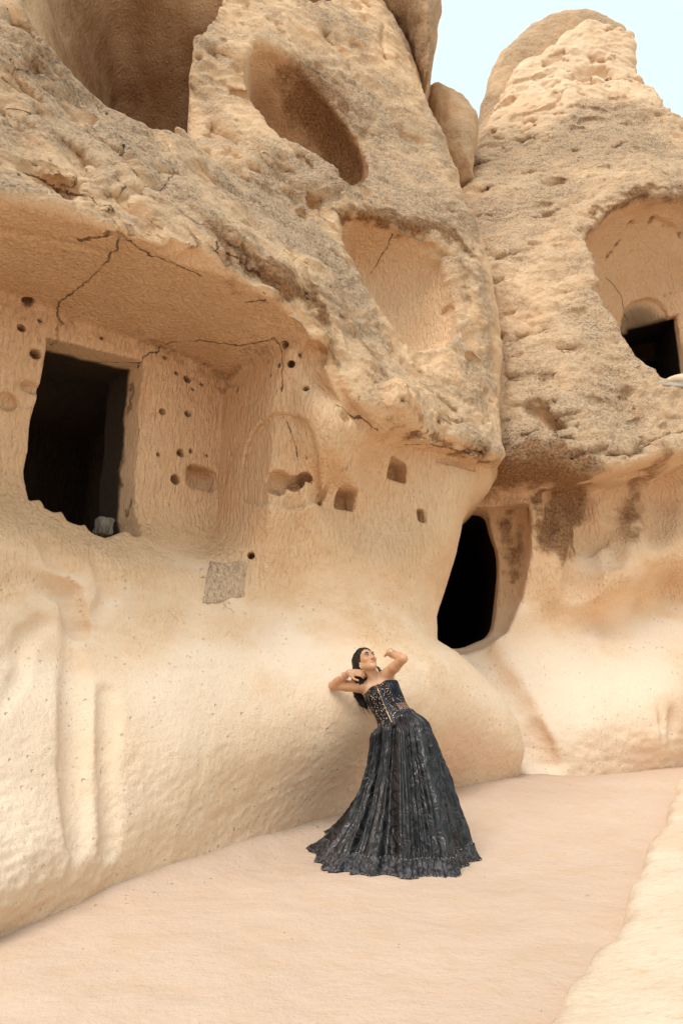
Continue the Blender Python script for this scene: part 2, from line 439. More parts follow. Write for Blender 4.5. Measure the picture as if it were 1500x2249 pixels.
B_PTS = [(-200, 700, 4.6), (-200, 1100, 4.3), (-200, 1500, 3.9), (-200, 2100, 3.3),
  (0, 640, 5.3), (0, 900, 5.25), (0, 1100, 5.0), (60, 800, 5.5), (200, 720, 5.92), (350, 780, 6.45), (350, 900, 6.46), (430, 900, 6.8), (480, 1000, 6.99), (485, 840, 7.0), (100, 1000, 5.55), (350, 1100, 6.35),
  (0, 1250, 4.85), (200, 1250, 5.45), (350, 1250, 6.0), (500, 1200, 6.45), (480, 1090, 6.8), (0, 480, 5.3), (200, 560, 6.0), (490, 700, 7.0), (350, 620, 6.5),
  (510, 850, 6.95), (560, 800, 6.5), (640, 760, 6.0), (600, 900, 6.4), (700, 900, 6.0), (540, 1000, 6.75), (620, 1000, 6.4), (700, 1000, 6.2), (560, 1100, 6.6), (650, 1100, 6.45), (690, 1095, 6.45), (760, 1010, 6.35), (820, 960, 6.5),
  (680, 1070, 6.4), (740, 1022, 6.35), (790, 975, 6.4), (700, 1112, 6.85), (745, 1080, 6.95), (795, 1040, 7.1), (760, 1150, 7.0), (820, 1020, 7.2), (850, 1060, 7.35), (900, 1010, 7.6), (1000, 1050, 8.0), (1050, 1040, 8.4), (930, 1200, 7.5), (850, 1250, 7.1), (1010, 1150, 8.0), (970, 1300, 7.8), (700, 1250, 6.75), (600, 1250, 6.6), (1100, 1050, 8.6),
  (760, 860, 6.7), (830, 850, 7.2), (900, 850, 7.6), (1000, 850, 8.3), (1090, 900, 8.8), (1000, 740, 8.5),
  (700, 1350, 6.75), (850, 1360, 7.1), (950, 1385, 7.5), (600, 1400, 6.4), (400, 1350, 5.95), (200, 1400, 5.35), (0, 1400, 4.7),
  (0, 1500, 4.5), (200, 1500, 5.0), (400, 1480, 5.5), (600, 1460, 6.05), (735, 1510, 6.12), (700, 1440, 6.35), (850, 1450, 6.45), (800, 1515, 6.2), (950, 1450, 6.95), (1040, 1480, 7.5), (1120, 1560, 7.8),
  (0, 1750, 4.15), (200, 1750, 4.65), (400, 1650, 5.25), (600, 1650, 5.8), (740, 1650, 6.15), (850, 1560, 6.22), (960, 1600, 6.85), (1080, 1620, 7.6), (1140, 1650, 7.9), (300, 1870, 4.85), (560, 1780, 5.8),
  (0, 2050, 3.96), (240, 1960, 4.7), (430, 1890, 5.35), (600, 1835, 6.0), (700, 1800, 6.4), (800, 1760, 6.8), (960, 1705, 7.6), (1100, 1722, 8.0), (1150, 1725, 8.2),
  (0, 2180, 3.96), (240, 2090, 4.7), (600, 1930, 6.0), (700, 1890, 6.4), (960, 1780, 7.6), (1150, 1790, 8.2)]
CEIL = [(0, 430, 4.1), (0, 640, 5.3), (200, 720, 5.92), (490, 825, 7.0), (440, 540, 4.75), (250, 500, 4.45), (650, 712, 5.9), (715, 800, 6.0), (750, 880, 6.15), (830, 955, 6.4),
  (905, 915, 6.55), (870, 985, 7.4), (1000, 975, 7.6), (1050, 1040, 8.6), (1100, 1015, 8.2), (820, 1000, 7.1), (-200, 400, 3.6), (-200, 600, 4.6)]
cp = pts_uvy(CEIL)
def plane_room(x):
    return np.minimum(7.0+(x+1.33)*1.006, 7.0-(x+1.33)*1.20)
def build_L(vx):
    fa = hf(A_PTS, vx, 2e-3, 1)
    fb = hf(B_PTS, vx, 5e-4, 1)
    w = sstep(2.2, 3.15, vx.ZZ)*sstep(-3.6, -3.2, vx.XX)*sstep(-0.45, -0.75, vx.XX)
    fb = fb*(1-w)+plane_room(vx.XX)*w+np.maximum(vx.ZZ-5.3, 0)*1.6
    fb = fb.astype(f32)
    dA = vx.front(fa)
    vx.ceil = None
    if vx is VLO:
        XY = np.meshgrid(vx.x, vx.y, indexing='ij')
        vx.ceil = blur2(rbf_fit(cp[:, :2], cp[:, 2], 3e-3)(XY[0], XY[1]), 2)
        cl = (vx.ceil[:, :, None]-vx.z[None, None, :])*f32(0.95)
        dA = smax(dA, cl, f32(0.09)); del cl
        vx.D = smin(dA, vx.front(fb), f32(0.04))
    else: vx.D = dA
    vx.fa, vx.fb = fa, fb
for q_ in VL.v: build_L(q_)
# right-hand outline of this mass (rounded off where it turns away)
L_OUT = [(700, -260, 11), (830, -240, 11), (834, 20, 10.2), (880, 70, 10.1), (907, 108, 10.1), (928, 155, 10), (938, 205, 9.9), (985, 290, 9.8), (1012, 365, 9.7), (1040, 450, 9.4), (1066, 520, 9.3), (1090, 590, 9.2), (1104, 680, 9.1), (1110, 760, 9.0),
  (1106, 900, 8.8), (1114, 1012, 8.6), (1085, 1060, 8.5), (1042, 1100, 8.4), (1026, 1130, 8.3), (1008, 1210, 8.2), (985, 1290, 8.0), (966, 1350, 7.9), (968, 1400, 7.8), (1010, 1424, 7.8), (1062, 1468, 7.9), (1112, 1520, 8.0), (1150, 1580, 8.1),
  (1166, 1650, 8.2), (1155, 1725, 8.2), (1155, 1850, 8.2), (-900, 2400, 5), (-900, -260, 8)]
for q_ in VL.v:
    lo2 = sdpoly(q_.XX, q_.ZZ, poly_xz(L_OUT))
    q_.D = smax(q_.D, np.broadcast_to(lo2[:, None, :], q_.D.shape), f32(0.45))
print('L hull', time.time()-T0)

# --- nose of the ridge and the notch behind it
ellip(VL, P(872, 892, 6.5), (.20, .36, .26), k=0.12, op='add')
ellip(VL, P(985, 1012, 7.1), (.36, .42, .25), k=0.06)
ellip(VL, P(895, 990, 6.95), (.24, .36, .18), k=0.05)
ellip(VL, P(935, 945, 6.75), (.09, .2, .10), k=0.06)
# --- hollows
def yz(u, v, Y): p = P(u, v, Y); return (p[1], p[2])
ycarve(VL, [(-10, -90, 4.9), (20, -10, 4.9), (72, 66, 5.0), (124, 145, 5.2), (182, 206, 5.4), (252, 248, 5.6), (350, 306, 5.9), (376, 280, 6.4), (384, 190, 7.1), (440, 90, 7.7), (500, -20, 8.0), (500, -260, 8.2), (20, -300, 6)], 4.2, 9.7, k=0.08, kk=0.5,
       roof=(yz(450, -90, 7.9), yz(300, 250, 9.5)))
ellip(VL, P(415, 180, 7.05), (.42, .45, .75), k=0.25)
ycarve(VL, [(546, 118, 7.7), (562, 92, 7.8), (600, 95, 8.0), (650, 128, 8.2), (668, 165, 8.2), (740, 240, 8.4), (792, 300, 8.4), (802, 372, 8.2), (770, 384, 8.0), (730, 352, 7.9), (690, 312, 7.7), (640, 280, 7.6), (603, 262, 7.5), (575, 212, 7.5), (550, 168, 7.6)], 6.5, 9.3, k=0.06, kk=0.4,
       roof=(yz(620, 40, 7.7), yz(700, 290, 9.1)), grow=.07)
ycarve(VL, [(738, 500, 7.9), (755, 480, 7.95), (800, 482, 8.1), (880, 502, 8.3), (950, 530, 8.5), (1000, 562, 8.7), (1012, 640, 8.6), (1016, 700, 8.5), (1000, 760, 8.3), (930, 775, 8.0), (860, 762, 7.8), (815, 700, 7.8), (760, 585, 7.8)], 6.5, 8.9, k=0.07, kk=0.9)
ycarve(VL, [(655, -30, 9.0), (668, 20, 9.0), (680, 38, 9.0), (700, 30, 9.1), (722, 10, 9.1), (730, -40, 9.2)], 8.2, 9.9, k=0.06, kk=0.4)
# small round scoops
for (u, v, rx, ry, rz) in [(690, 780, .12, .14, .17), (468, 112, .10, .15, .13), (437, 125, .05, .1, .05), (40, 60, .10, .1, .12), (760, 915, .06, .08, .06), (720, 85, .2, .1, .09), (530, 205, .07, .08, .04), (560, 72, .04, .1, .04), (715, 70, .05, .1, .05),
                           (15, 880, .07, .10, .08), (70, 850, .10, .08, .05)]:
    p = VL.hit(u, v)
    if p is not None: ellip(VL, p, (rx, ry, rz), k=0.05)
ED = {}
# --- left doorway: reveal cut square to the wall, then the dark room
def ncarve(vox, L, yaw, w0, w1, k=0.03, kk=0.03, grow=0.0):
    """cut a prism whose outline is L, running into the wall along its own normal"""
    pw = pts_uvy(L); nx, ny = -math.sin(yaw), math.cos(yaw); tx, ty = math.cos(yaw), math.sin(yaw)
    c = pw.mean(0); q = pw-c; pl = np.stack([q[:, 0]*tx+q[:, 1]*ty, q[:, 2]], 1)
    g = np.array([nx, ny, 0]); ends = np.vstack([pw+g*w0, pw+g*w1])
    def fn(x, y, z):
        a = (x-c[0])*tx+(y-c[1])*ty; b = z-c[2]; w = (x-c[0])*nx+(y-c[1])*ny
        A, B = np.broadcast_arrays(a, b)
        return smax(sdpoly(A, B, pl)-f32(grow), np.maximum(w-w1, w0-w)+0*B, f32(kk))
    vox.carve(ends.min(0)-.25, ends.max(0)+.25, fn, k)
WY = math.atan2(1.7, 1.69)
ncarve(VL, [(108, 738, 5.60), (314, 793, 6.33), (309, 850, 6.33), (302, 900, 6.33), (306, 960, 6.33), (297, 1020, 6.32), (302, 1080, 6.3), (296, 1130, 6.3), (304, 1160, 6.3), (298, 1182, 6.28), (282, 1184, 6.2), (272, 1168, 6.15), (250, 1176, 6.1), (214, 1188, 5.98),
  (186, 1176, 5.88), (180, 1154, 5.85), (164, 1158, 5.8), (142, 1148, 5.72), (136, 1124, 5.7), (118, 1126, 5.62), (100, 1116, 5.57), (96, 1096, 5.56), (70, 1098, 5.47), (68, 1030, 5.47), (76, 985, 5.48), (80, 920, 5.52), (97, 850, 5.56)], WY, -0.5, 1.0, k=.018)
obox(VL, P(190, 980, 6.1)+np.array([-0.709, .705, 0])*1.85, (1.5, 1.25, 1.35), yaw=WY, rnd=0.1)
# broken scallops along the sill
# --- arched blind niche, small niches, pigeon holes
def niche(u, v, w, h, dep, yaw=None, rnd=0.03, k=0.03, op='box', roll=0.0):
    p = VL.hit(u, v)
    if p is None: return
    n = VL.normal(p); ya = math.atan2(n[1], n[0])+math.pi/2 if yaw is None else yaw
    if op == 'box': obox(VL, p, (w/2, dep, h/2), yaw=ya, roll=roll, rnd=rnd, k=k)
    else: ellip(VL, p, (w/2, dep, h/2), k=k, rot=ya)
niche(445, 1050, .38, .26, .22, rnd=.09)
niche(873, 1033, .30, .24, .30, yaw=0.55); niche(757, 1097, .26, .22, .26, yaw=0.55); niche(926, 1132, .12, .16, .2, yaw=0.5)
def sidewall(u, v):
    d = ray(u, v); return (u, v, 5.404/(1+1.2*d[0]/d[1]))
inset(VL, [(u_, v_, 6.35) for u_, v_ in chaikin([(528, 1110), (526, 1000), (543, 945), (585, 916), (628, 916), (672, 938), (698, 985), (704, 1110)], 1)], .06, 5.2, 7.4, k=.03)
for u, v, r in ((606, 1050, .12), (640, 1062, .10), (662, 1052, .085), (598, 1070, .09)):
    p = VL.hit(u, v)
    if p is not None: ellip(VL, p+np.array([.03, .05, 0]), (r, .20, r*.75), k=0.02)
def bore(vox, p, r, ln=.16):
    n = vox.normal(p); a = p+n*.05; b = p-n*ln+np.array([0, .03, 0]); e = b-a; L2 = float(e@e)
    def fn(x, y, z):
        t = np.clip(((x-a[0])*e[0]+(y-a[1])*e[1]+(z-a[2])*e[2])/L2, 0, 1)
        return np.sqrt((x-a[0]-t*e[0])**2+((y-a[1]-t*e[1]))**2+(z-a[2]-t*e[2])**2)-r
    vox.carve(np.minimum(a, b)-r-.06, np.maximum(a, b)+r+.06, fn, .008)
for (u, v, r) in [(61, 659, .045), (48, 719, .032), (78, 776, .045), (88, 703, .018), (223, 742, .02), (363, 783, .02), (412, 832, .032), (444, 843, .02), (413, 908, .026), (357, 903, .028), (396, 995, .040), (347, 997, .02), (386, 1052, .05),
                  (420, 990, .02), (455, 1000, .018), (510, 1000, .02), (628, 757, .035), (640, 799, .032), (615, 803, .02), (672, 853, .028), (523, 856, .03), (659, 780, .02), (551, 1220, .03), (388, 818, .02), (423, 855, .014), (596, 825, .015), (675, 1005, .012)]:
    p = VL.hit(u, v)
    if p is not None: bore(VL, p, r*1.15)
# grooves: trough with a flat bottom on the bench (left), pockets
def flakes(vox, n, region, seed, ymaxoff, size=(.08, .34), tilt=-.45, ok=None, dep=(.015, .05), op='carve'):
    """angular chips and broken ledges split out of the weathered skin, lying along the bedding"""
    r_ = np.random.RandomState(seed); m_ = 0
    for _ in range(n*3):
        if m_ >= n: break
        u_, v_ = r_.uniform(region[0], region[2]), r_.uniform(region[1], region[3])
        p = vox.hit(u_, v_)
        if p is None or (ok is not None and not ok(p, u_, v_)): continue
        nn = vox.normal(p); m_ += 1
        L_ = r_.uniform(*size)*r_.uniform(.6, 1.3); W_ = L_*r_.uniform(.22, .6); T_ = .12; d_ = r_.uniform(*dep)
        t1 = np.array([1, 0, tilt+r_.normal()*.22]); t1 = t1-nn*(t1@nn); t1 /= np.linalg.norm(t1); nj = nn+r_.normal(size=3)*.13; nj /= np.linalg.norm(nj)
        t1 = t1-nj*(t1@nj); t1 /= np.linalg.norm(t1); t2 = np.cross(nj, t1); c = p+nj*((T_-d_) if op == 'carve' else (-T_+d_))
        R = np.array([t1, t2, nj], float); hw = np.array([L_, W_, T_]); ta = r_.uniform(-.5, .5)
        def fn(x, y, z):
            a, b, d = x-c[0], y-c[1], z-c[2]; q0 = R[0, 0]*a+R[0, 1]*b+R[0, 2]*d; q1 = R[1, 0]*a+R[1, 1]*b+R[1, 2]*d; q2 = R[2, 0]*a+R[2, 1]*b+R[2, 2]*d
            e0 = np.abs(q0)+np.abs(q1)*(.6+ta)-hw[0]; e1 = np.abs(q1+q0*ta*.4)-hw[1]; e2 = np.abs(q2)-hw[2]
            return np.maximum(np.maximum(e0*.75, e1), e2)
        g = np.linalg.norm(hw)+.03
        getattr(vox, op)(c-g, c+g, fn, .012)
def stroke(vox, path, r, k=0.05, depth=0.5):
    vox = vox
    q = [vox.hit(u, v) for u, v in path]; q = [p for p in q if p is not None]
    if depth < r: q = [p+vox.normal(p)*(r-depth) for p in q]
    for a, b in zip(q[:-1], q[1:]):
        e = b-a; L2 = float(e@e)+1e-9; lo = np.minimum(a, b)-r-.15; hi = np.maximum(a, b)+r+.15
        def fn(x, y, z, a=a, e=e, L2=L2):
            t = np.clip(((x-a[0])*e[0]+(y-a[1])*e[1]+(z-a[2])*e[2])/L2, 0, 1)
            return np.sqrt((x-a[0]-t*e[0])**2+(y-a[1]-t*e[1])**2+(z-a[2]-t*e[2])**2)-r
        vox.carve(lo, hi, fn, k)
stroke(VL, [(165, 1360), (165, 1500), (165, 1680), (175, 1850)], 0.15, 0.02, .06)
stroke(VL, [(236, 1520), (236, 1700), (240, 1862)], 0.12, 0.02, .035)
stroke(VL, [(152, 1306), (160, 1330), (172, 1380)], 0.11, 0.03, .10)
stroke(VL, [(10, 1450), (60, 1400), (95, 1372)], 0.12, 0.03, .03)
stroke(VL, [(50, 1425), (42, 1490), (0, 1560)], 0.10, 0.02, .02)
stroke(VL, [(215, 1386), (300, 1396), (370, 1414)], 0.10, 0.02, .018)
stroke(VL, [(390, 1472), (475, 1468)], 0.12, 0.02, .015)
stroke(VL, [(216, 1350), (238, 1310), (222, 1250), (205, 1215)], 0.10, 0.03, .035)
stroke(VL, [(100, 1180), (120, 1230), (170, 1260)], 0.14, 0.03, .03)
stroke(VL, [(0, 1285), (70, 1270), (150, 1290)], 0.12, 0.02, .02)
stroke(VL, [(430, 830), (495, 850), (520, 842)], 0.018, 0.02)
stroke(VL, [(325, 850), (322, 930)], 0.06, 0.02, .02)
# ledges and creases on the outer crust
for path, r in [([(450, 545), (500, 570), (560, 610), (620, 640)], .05), ([(60, 385), (130, 420), (190, 440), (255, 490)], .02), ([(262, 430), (350, 428), (378, 400)], .02), ([(240, 270), (245, 350)], .012),
                ([(890, 985), (960, 975), (1040, 985)], .03), ([(1060, 620), (1075, 700)], .03), ([(820, 680), (860, 770)], .03), ([(880, 880), (940, 900), (1060, 920)], .025)]:
    stroke(VL, path, r, 0.04)
for path, r, dp in (([(912, 905), (960, 912), (1010, 930), (1075, 925)], .05, .05), ([(905, 950), (960, 962), (1030, 985), (1075, 1000)], .045, .045), ([(960, 1010), (1040, 1030)], .04, .03), ([(1070, 860), (1062, 930)], .05, .05),
                    ([(830, 940), (790, 985), (740, 1040), (700, 1090)], .04, .02), ([(720, 760), (745, 850), (800, 930)], .08, .03), ([(500, 560), (560, 600), (640, 650), (700, 740)], .06, .05), ([(880, 800), (905, 860), (900, 890)], .05, .04),
                    ([(0, 500), (100, 520), (250, 560)], .05, .015), ([(20, 250), (60, 260)], .05, .05), ([(220, 250), (300, 340), (380, 420)], .05, .02), ([(60, 200), (150, 330), (190, 430)], .05, .02), ([(700, 60), (760, 130), (800, 220)], .08, .03), ([(840, 60), (835, 90), (845, 130)], .06, .05)):
    stroke(VL, path, r, 0.015, dp)
def lip_ok(p, u_, v_):
    return p[2] > 4.25+.12*max(-p[0]-0.3, 0)+(.35 if p[0] < .2 else 0) and abs(p[1]-samp2(VL.pick(p).fa, VL.pick(p), np.array([p[0]]), np.array([p[2]]))[0]) < .25
flakes(VL, 190, (-20, -10, 800, 900), 5, .3, ok=lip_ok, dep=(.010, .038))
flakes(VL, 90, (500, -10, 1110, 1000), 25, .3, ok=lip_ok, dep=(.010, .028))
flakes(VL, 40, (-20, -10, 1110, 1000), 6, .3, ok=lip_ok, size=(.06, .18), dep=(.008, .02), op='add')
print('L carved', time.time()-T0)

def finish_rock(name, vox, amp=1.0, pieces=None):
    co, F = vox.mesh(); N = vnormals(co, F)
    u, v = proj(co)
    z = co[:, 2]
    return co, F, N, u, v

parts_ = []
for q_ in VL.v:
    co, F, N, u, v = finish_rock('cliff', q_)
    i0 = np.clip((co[:, 0]-q_.lo[0])/q_.h, 0, q_.n[0]-1).astype(int); j0 = np.clip((co[:, 1]-q_.lo[1])/q_.h, 0, q_.n[1]-1).astype(int); k0 = np.clip((co[:, 2]-q_.lo[2])/q_.h, 0, q_.n[2]-1).astype(int)
    cz_ = q_.ceil[i0, j0] if q_.ceil is not None else np.full(len(co), 4.6, f32)
    parts_.append((co, F, N, q_.fa[i0, k0], q_.fb[i0, k0], cz_)); q_.D16 = None
    print('  part', len(co), time.time()-T0)
off = len(parts_[0][0])
co, N, ya, yb, cz = [np.concatenate([parts_[0][i], parts_[1][i]]) for i in (0, 2, 3, 4, 5)]
F = np.concatenate([parts_[0][1], parts_[1][1]+off])
upper = sstep(-0.05, 0.12, co[:, 2]-cz)*sstep(0.35, 0.05, np.abs(co[:, 1]-ya))     # still the outer, weathered skin
lobe = fbm(co, 0.55, 3)
facing_up = sstep(-0.35, 0.5, N[:, 2])
weather = upper*(0.32+0.40*facing_up+0.60*lobe)
zn = co[:, 2]+.55*fbm(co*np.array([1, 1, 1.6]), 1.1, 6, gain=.6)
carved = np.clip(1-upper, 0, 1)*sstep(1.7, 2.9, zn)
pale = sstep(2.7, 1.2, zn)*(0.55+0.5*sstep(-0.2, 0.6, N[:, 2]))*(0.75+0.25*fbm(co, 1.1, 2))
wd = (co[:, 0]+3.02)*-0.709+(co[:, 1]-5.3)*0.705
room_dark = sstep(0.22, 0.34, wd+0.02*fbm(co, 6.0, 3))*(co[:, 0] < -1.0)*(co[:, 2] > 1.5)*(co[:, 2] < np.where(wd > .5, 5.2, 4.72))  # paints the unlit room past the door reveal near black
def paint(dst, co, vox, strokes, base=0.0):
    co = co+.13*np.stack([fbm(co+3, 2.6, 4, gain=.65), fbm(co+23, 2.6, 4, gain=.65), fbm(co+43, 2.6, 4, gain=.65)], 1)
    for path, r, s in strokes:
        q = [vox.hit(a, b) for a, b in path]; q = [p for p in q if p is not None]
        if len(q) == 1: q = q*2
        for a, b in zip(q[:-1], q[1:]):
            lo = np.minimum(a, b)-2*r; hi = np.maximum(a, b)+2*r
            w = np.nonzero(((co > lo) & (co < hi)).all(1))[0]
            if len(w) == 0: continue
            d = segdist(co[w], a, b)
            dst[w] = np.maximum(dst[w], s*np.exp(-(d/r)**2*1.2))
    return dst
# depth mask for the brown shade painted into the high hollow
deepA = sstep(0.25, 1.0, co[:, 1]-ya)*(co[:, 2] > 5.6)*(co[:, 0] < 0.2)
stain = np.zeros(len(co), f32)
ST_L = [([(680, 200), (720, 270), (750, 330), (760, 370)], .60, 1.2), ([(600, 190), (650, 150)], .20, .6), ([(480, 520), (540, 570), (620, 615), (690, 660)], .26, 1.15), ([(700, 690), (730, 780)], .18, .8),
        ([(745, 474), (800, 466), (870, 482), (930, 492), (990, 520), (1030, 560)], .20, 1.1), ([(1020, 600), (1020, 650)], .22, .7), ([(300, 740), (400, 780), (480, 825)], .16, .6), ([(500, 835), (580, 765)], .14, .6), ([(0, 650), (120, 700), (300, 760)], .14, .42),  # last three strokes darken the seam between room ceiling and walls
        ([(285, 850), (283, 1000), (285, 1130)], .07, .9), ([(120, 180), (60, 60), (55, 70)], .12, .7), ([(250, 220), (300, 200)], .25, .7), ([(150, 40), (230, 150), (300, 190)], .7, .35), ([(900, 870), (860, 920)], .15, .6), ([(905, 950), (1000, 985), (1070, 1010)], .13, .9), ([(915, 905), (1000, 925)], .08, .8), ([(860, 950), (890, 930)], .12, .6),  # roof strokes and nose strata strokes paint shade; the door-jamb streak is stain
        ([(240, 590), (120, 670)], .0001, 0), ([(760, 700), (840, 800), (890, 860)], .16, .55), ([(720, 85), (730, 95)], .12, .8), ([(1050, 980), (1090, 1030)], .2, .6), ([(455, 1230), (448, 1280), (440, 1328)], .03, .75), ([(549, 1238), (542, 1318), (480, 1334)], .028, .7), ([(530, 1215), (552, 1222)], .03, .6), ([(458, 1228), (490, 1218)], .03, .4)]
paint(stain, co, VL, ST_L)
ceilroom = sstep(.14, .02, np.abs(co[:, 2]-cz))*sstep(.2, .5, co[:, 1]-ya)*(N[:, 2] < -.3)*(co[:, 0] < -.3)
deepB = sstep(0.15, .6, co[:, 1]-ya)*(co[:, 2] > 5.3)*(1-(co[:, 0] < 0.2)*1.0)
shade_brown = np.clip(deepA*(.28+.50*sstep(-.6, -2.2, co[:, 0]))+.12*ceilroom+.05*deepB+.08*carved*sstep(3.2, 4.6, co[:, 2]), 0, 1)  # shade of hollows, ceiling and upper room put into the colour
W_L = [([(130, 210), (200, 330), (240, 400)], .35, .75), ([(600, 400), (700, 520), (800, 680)], .35, .7), ([(700, 150), (850, 300), (950, 420)], .8, .75), ([(780, 620), (850, 780)], .25, .8), ([(1050, 600), (1080, 850)], .3, .75), ([(900, 830), (1050, 880)], .35, .7)]
wpl = np.zeros(len(co), f32); paint(wpl, co, VL, W_L)
weather = np.clip(np.maximum(weather, wpl*upper), 0, 1)
# cracks: signed distance across each traced polyline
def cracks(co, N, vox, lines, wmax=0.09):
    best = np.full(len(co), 1.0, f32)
    for path in lines:
        q = [vox.hit(a, b) for a, b in path]; q = [p for p in q if p is not None]
        for a, b in zip(q[:-1], q[1:]):
            if np.linalg.norm(b-a) > 1.2: continue
            lo = np.minimum(a, b)-wmax; hi = np.maximum(a, b)+wmax
            w = np.nonzero(((co > lo) & (co < hi)).all(1))[0]
            if len(w) == 0: continue
            e = b-a; L_ = np.linalg.norm(e); e = e/L_; t = (co[w]-a)@e
            c = np.cross(e[None], N[w]); s = ((co[w]-a)*c).sum(1)
            ok = (t > -0.02) & (t < L_+0.02) & (np.abs(s) < np.abs(best[w]))
            best[w[ok]] = s[ok]
    return best
CR_L = [[(60, 375), (130, 418), (200, 440), (255, 490), (262, 510), (258, 545), (225, 585), (180, 625), (130, 660), (128, 700), (112, 755)],
        [(200, 792), (300, 792), (345, 770), (380, 750), (440, 745), (520, 756), (605, 745), (622, 790), (622, 860)], [(632, 930), (650, 980), (655, 1000)],
        [(262, 430), (310, 428), (350, 428), (378, 398)],  [(265, 510), (330, 560), (440, 600)],
        [(800, 690), (815, 600), (850, 540), (862, 510)], [(890, 975), (960, 978), (1050, 1000)], [(740, 890), (830, 940)], [(20, 250), (60, 262)], [(600, 640), (560, 600), (460, 545)]]
crack = cracks(co, N, VL, CR_L)
# relief
p = co
wr = p+0.25*np.stack([fbm(p+9, 0.9, 2), fbm(p+31, 0.9, 2), fbm(p+57, 0.9, 2)], 1)
d = (0.065*upper+0.012)*fbm(p, 1.1, 3)+(0.014*upper+0.004)*fbm(wr, 5.0, 4, gain=.6)
d += upper*0.020*fbm(wr*np.array([1, 1, 2.4]), 1.7, 4, ridge=True, gain=.55)
base_rough = sstep(1.3, 0.3, co[:, 2])*(1-carved)
d += base_rough*(0.006+0.006*fbm(co, 1.3, 2))*fbm(p@np.array([[.8, 0, .6], [0, 1, 0], [-.6, 0, .8]]).T*np.array([1, 1, 2.6]), 6.5, 4, ridge=True, gain=.6)
co = co+N*d[:, None]
cliff = mk_mesh('cliff', co, F, ROCK)
for n_, a_ in (('carved', carved), ('weather', weather), ('stain', stain), ('room_dark', room_dark*.80), ('crack', crack), ('pale', np.clip(pale, 0, 1)), ('shade_brown', shade_brown)): attr(cliff, n_, a_)
tag(cliff, 'honey coloured tuff cliff with carved rooms, doorways and a smooth pale bench at its foot', kind='structure')
print('L done', time.time()-T0)

# ------------------------------------------------------------------ right-hand rock spire
VR = Vox((0.6, 7.6, -0.1), (9.2, 15.2, 18.6), 0.033)
RU = [(1000, 500, 10.6), (1040, 420, 10.8), (1050, 300, 12), (1100, 200, 12.4), (1120, 420, 10.5), (1180, 130, 12.5), (1250, 90, 12.5), (1350, 90, 12.5), (1390, 150, 12.5), (1300, 30, 12.5), (1200, 250, 11.8), (1300, 180, 12.1), (1350, 300, 11.2), (1450, 250, 12.0), (1500, 300, 11.8), (1200, 400, 10.6),
  (1300, 390, 10.3), (1400, 380, 10.3), (1100, 550, 9.9), (1120, 650, 9.6), (1200, 600, 9.6), (1270, 550, 9.6), (1280, 650, 9.4), (1130, 800, 9.2), (1200, 800, 9.1), (1300, 750, 9.2), (1350, 800, 9.0), (1400, 860, 8.9), (1450, 900, 8.9), (1050, 800, 9.6), (1050, 950, 9.3),
  (1130, 950, 8.9), (1200, 950, 8.7), (1300, 960, 8.6), (1400, 960, 8.65), (1500, 940, 8.9), (1700, 940, 9.1), (1500, 410, 10.3), (1700, 500, 10.4), (1700, 300, 12.2), (1500, 600, 9.6), (1600, 700, 9.4), (1110, 1010, 8.75), (1200, 1010, 8.55), (1270, 1040, 8.5), (1350, 1025, 8.55), (1450, 1000, 8.7), (1500, 985, 8.8), (1700, 985, 9.0),
  (1110, 1150, 8.75), (1270, 1150, 8.5), (1500, 1150, 8.8), (1200, 0, 12.5), (1300, -80, 12.5), (1390, 0, 12.5), (1450, 110, 12.3), (1150, 60, 12.6), (1500, 170, 12.6)]
RL = [(900, 1100, 9.6), (1000, 1150, 9.6), (1100, 1120, 9.5), (1160, 1110, 9.2), (1180, 1200, 9.25), (1230, 1200, 9.35), (1300, 1100, 9.6), (1300, 1200, 9.55), (1450, 1100, 9.8), (1550, 1100, 9.8), (1450, 1210, 9.5), (1530, 1220, 9.6), (1350, 1270, 9.35), (1250, 1290, 9.35), (1400, 1250, 9.4), (1460, 1225, 9.5),
  (1320, 1305, 9.3), (1385, 1262, 9.3), (1440, 1226, 9.4), (1500, 1236, 9.5), (1300, 1365, 9.9), (1400, 1330, 10.0), (1460, 1290, 10.15), (1200, 1360, 9.6), (1500, 1400, 9.9), (1300, 1450, 9.6), (1200, 1450, 9.35), (1200, 1520, 9.1), (1300, 1520, 9.25), (1450, 1520, 9.5), (1300, 1600, 9.0), (1450, 1620, 9.4), (1200, 1620, 8.8), (1200, 1702, 8.75), (1300, 1700, 9.0), (1400, 1690, 9.5), (1500, 1680, 10), (1700, 1650, 11),
  (1050, 1430, 9.3), (1080, 1500, 9.0), (1140, 1560, 8.85), (1100, 1440, 9.25), (1000, 1420, 9.2), (900, 1400, 9.2), (1050, 1250, 9.4), (1150, 1350, 9.3), (1160, 1700, 8.7), (1050, 1650, 9.0), (1200, 1800, 8.75), (1500, 1770, 10), (1000, 1700, 9), (1600, 1500, 9.8)]
fu = hf(RU, VR, 2e-3, 2); fl = hf(RL, VR, 1e-3, 1)
fl = fl+np.maximum(VR.ZZ-4.9, 0)*1.6
RC = [(1110, 1018, 8.75), (1060, 1060, 9.3), (1160, 1085, 9.3), (1200, 1015, 8.55), (1270, 1050, 8.5), (1300, 1075, 9.6), (1350, 1035, 8.6), (1450, 1000, 8.7), (1450, 1070, 9.7), (1550, 1070, 9.8), (1550, 985, 8.9), (1000, 1080, 9.6), (1700, 985, 9.0), (1000, 1000, 9)]
rp = pts_uvy(RC); XYr = np.meshgrid(VR.x, VR.y, indexing='ij')
ceilr = blur2(rbf_fit(rp[:, :2], rp[:, 2], 5e-3)(XYr[0], XYr[1]), 2)
dA = VR.front(fu); cl = (ceilr[:, :, None]-VR.z[None, None, :])*f32(0.95)
dA = smax(dA, cl, f32(0.12)); del cl
